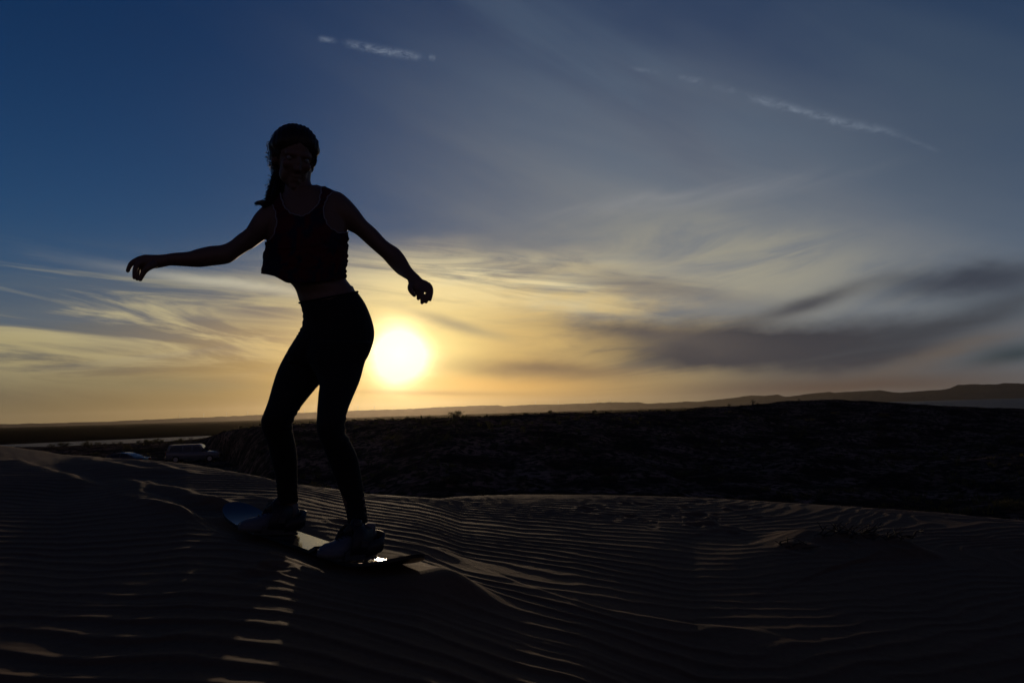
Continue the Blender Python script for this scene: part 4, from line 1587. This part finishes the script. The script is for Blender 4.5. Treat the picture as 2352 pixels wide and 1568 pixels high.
for i in range(34):                              # in front of the water on the left
    px = rng.triangular(60, 470, 330); r_ = rng.uniform(112, 150)
    x, y, z = on_land(px, r_)
    shrub(rng.choice([0, 1, 2, 4, 3]), x, y, z - .05, rng.uniform(.6, 1.4), rng.uniform(0, 6), 'dark bush in front of the lagoon at the left', 'bushes in front of the lagoon')
for i in range(120):                             # over the slope of the ridge
    px = rng.uniform(-60, 2450); r_ = rng.uniform(24, ridge_r(px) * .95)
    x, y, z = on_land(px, r_)
    if abs(px - 450) < 90 and 60 < r_ < 92: continue
    if abs(px - 290) < 90 and 55 < r_ < 76: continue
    shrub(rng.choice([0, 1, 2, 3, 4]), x, y, z - .05, rng.uniform(.4, .9), rng.uniform(0, 6), 'dark desert shrub scattered over the shaded slope of the scrub ridge', 'shrubs scattered over the slope')
# low ground cover between them
V, Fc = [], []
r2 = np.random.default_rng(3)
N = 5200
pa = np.radians(r2.uniform(-42, 42, N)); pr = 14 * (110 / 14) ** r2.uniform(0, 1, N)
gx, gy = pr * np.sin(pa), pr * np.cos(pa); gz_ = land_z(gx, gy)
for x, y, z, r_ in zip(gx, gy, gz_, pr):
    if fbm(np.array([x * .12]), np.array([y * .12]), 7, 3)[0] < -0.05: continue
    h = rng.uniform(.08, .26)
    for k in range(6):
        a = rng.uniform(0, 6.28); d = h * rng.uniform(.2, 1.3); n = len(V)
        bx_, by_ = x + math.cos(a) * d * .5, y + math.sin(a) * d * .5
        V += [(bx_ - .04, by_, z - .03), (bx_ + .04, by_, z - .03), (bx_ + math.cos(a) * d * .5, by_ + math.sin(a) * d * .5, z + h)]
        Fc.append((n, n + 1, n + 2))
gc = obj('ground_cover', V, Fc, m_leaf, None, False)
tag(gc, 'low dry scrub covering the ground beyond the dune', kind='stuff')

# ------------------------------------------------------------------ dead brush half buried in the sand on the right
m_dead = simple('dead_wood', (0.035, 0.025, 0.020), 0.95, bmp=0.3)


def sand_at(px, py):
    (x, y), = plane_pts([(px, py)])
    return Vector((x, y, float(dune_z(np.array([x]), np.array([y]))[0])))


def dead_brush(px, py, n, spread, height, label, seed):
    r = random.Random(seed)
    c = sand_at(px, py)
    e = empty('dead_brush', c); tag(e, label, 'dead brush', 'clumps of dead brush on the sand')
    for i in range(n):
        mb = MB()
        a = r.uniform(0, 2 * PI); L = spread * r.uniform(.4, 1)
        p0 = Vector((r.uniform(-.4, .4) * spread, r.uniform(-.15, .15) * spread, -.012))
        P = [p0]
        d = Vector((math.cos(a), math.sin(a) * .6, r.uniform(0.05, .5) * height / spread * 2))
        for k in range(5):
            P.append(P[-1] + d * L / 5 + Vector((r.gauss(0, .012), r.gauss(0, .012), r.gauss(0, .012))))
            d.z -= r.uniform(.0, .28) * height / spread * 2
        P = [Vector((v.x, v.y, max(v.z, -.02))) for v in P]
        mb.tube(P, [.007, .0065, .006, .0045, .003, .0015], 5, cap=False)
        for k in range(3):
            s0 = P[r.randint(1, 4)]
            mb.tube([s0, s0 + Vector((r.gauss(0, .06), r.gauss(0, .05), r.uniform(-.01, .06)))], [.004, .0015], 4, cap=False)
        mb.build('branch', m_dead, e)
    return e


dead_brush(1960, 1243, 24, .24, .05, 'largest tangle of dead brush lying on the sand at the right', 1)
dead_brush(2050, 1256, 10, .16, .025, 'flat dead brush trailing right of the large tangle on the sand', 2)
dead_brush(1830, 1262, 5, .10, .02, 'small bit of dead brush on the sand left of the large tangle', 3)

# ------------------------------------------------------------------ wind turbines on the far hills
m_turb = simple('turbine_white', (0.35, 0.35, 0.36), 0.5)


def turbine_parts():
    t = MB(); t.tube([(0, 0, 0), (0, 0, 62)], [2.4, 1.4], 8)
    n_ = MB(); n_.box((0, 0, 63.2), (2.6, 7, 2.8))
    bl = []
    for k in range(3):
        a = 2 * PI * k / 3 + .5
        d = Vector((math.sin(a), 0, math.cos(a)))
        q = MB(); c = Vector((0, -4.2, 63.2)); q.tube([c + d * 1.2, c + d * 8, c + d * 30], [.8, 1.3, .3], 6); bl.append(mesh_of('blade', q.V, q.F, m_turb))
    return mesh_of('tower', t.V, t.F, m_turb), mesh_of('nacelle', n_.V, n_.F, m_turb), bl


tw, nc, bls = turbine_parts()
for i, px in enumerate((412, 468, 520, 569, 700, 822, 860, 905, 1231, 1283, 1343, 1358, 1374, 1403)):
    a = math.radians(azel(px, 950)[0]); Rr = 8150.0
    x, y = Rr * math.sin(a), Rr * math.cos(a); z = float(hills_z(np.array([x]), np.array([y]))[0])
    e = empty('wind_turbine', (x, y, z - 2), -a + .3); e.scale = (.62,) * 3 if px < 900 else (.5,) * 3
    tag(e, 'tiny hazy wind turbine on the far ridge left of the sun' if px < 920 else 'tiny hazy wind turbine on the far ridge right of the sun', 'wind turbine', 'wind turbines left of the sun' if px < 920 else 'wind turbines right of the sun')
    for nm, me in [('tower', tw), ('nacelle', nc)] + [('blade', m_) for m_ in bls]:
        link(bpy.data.objects.new(nm, me), e)
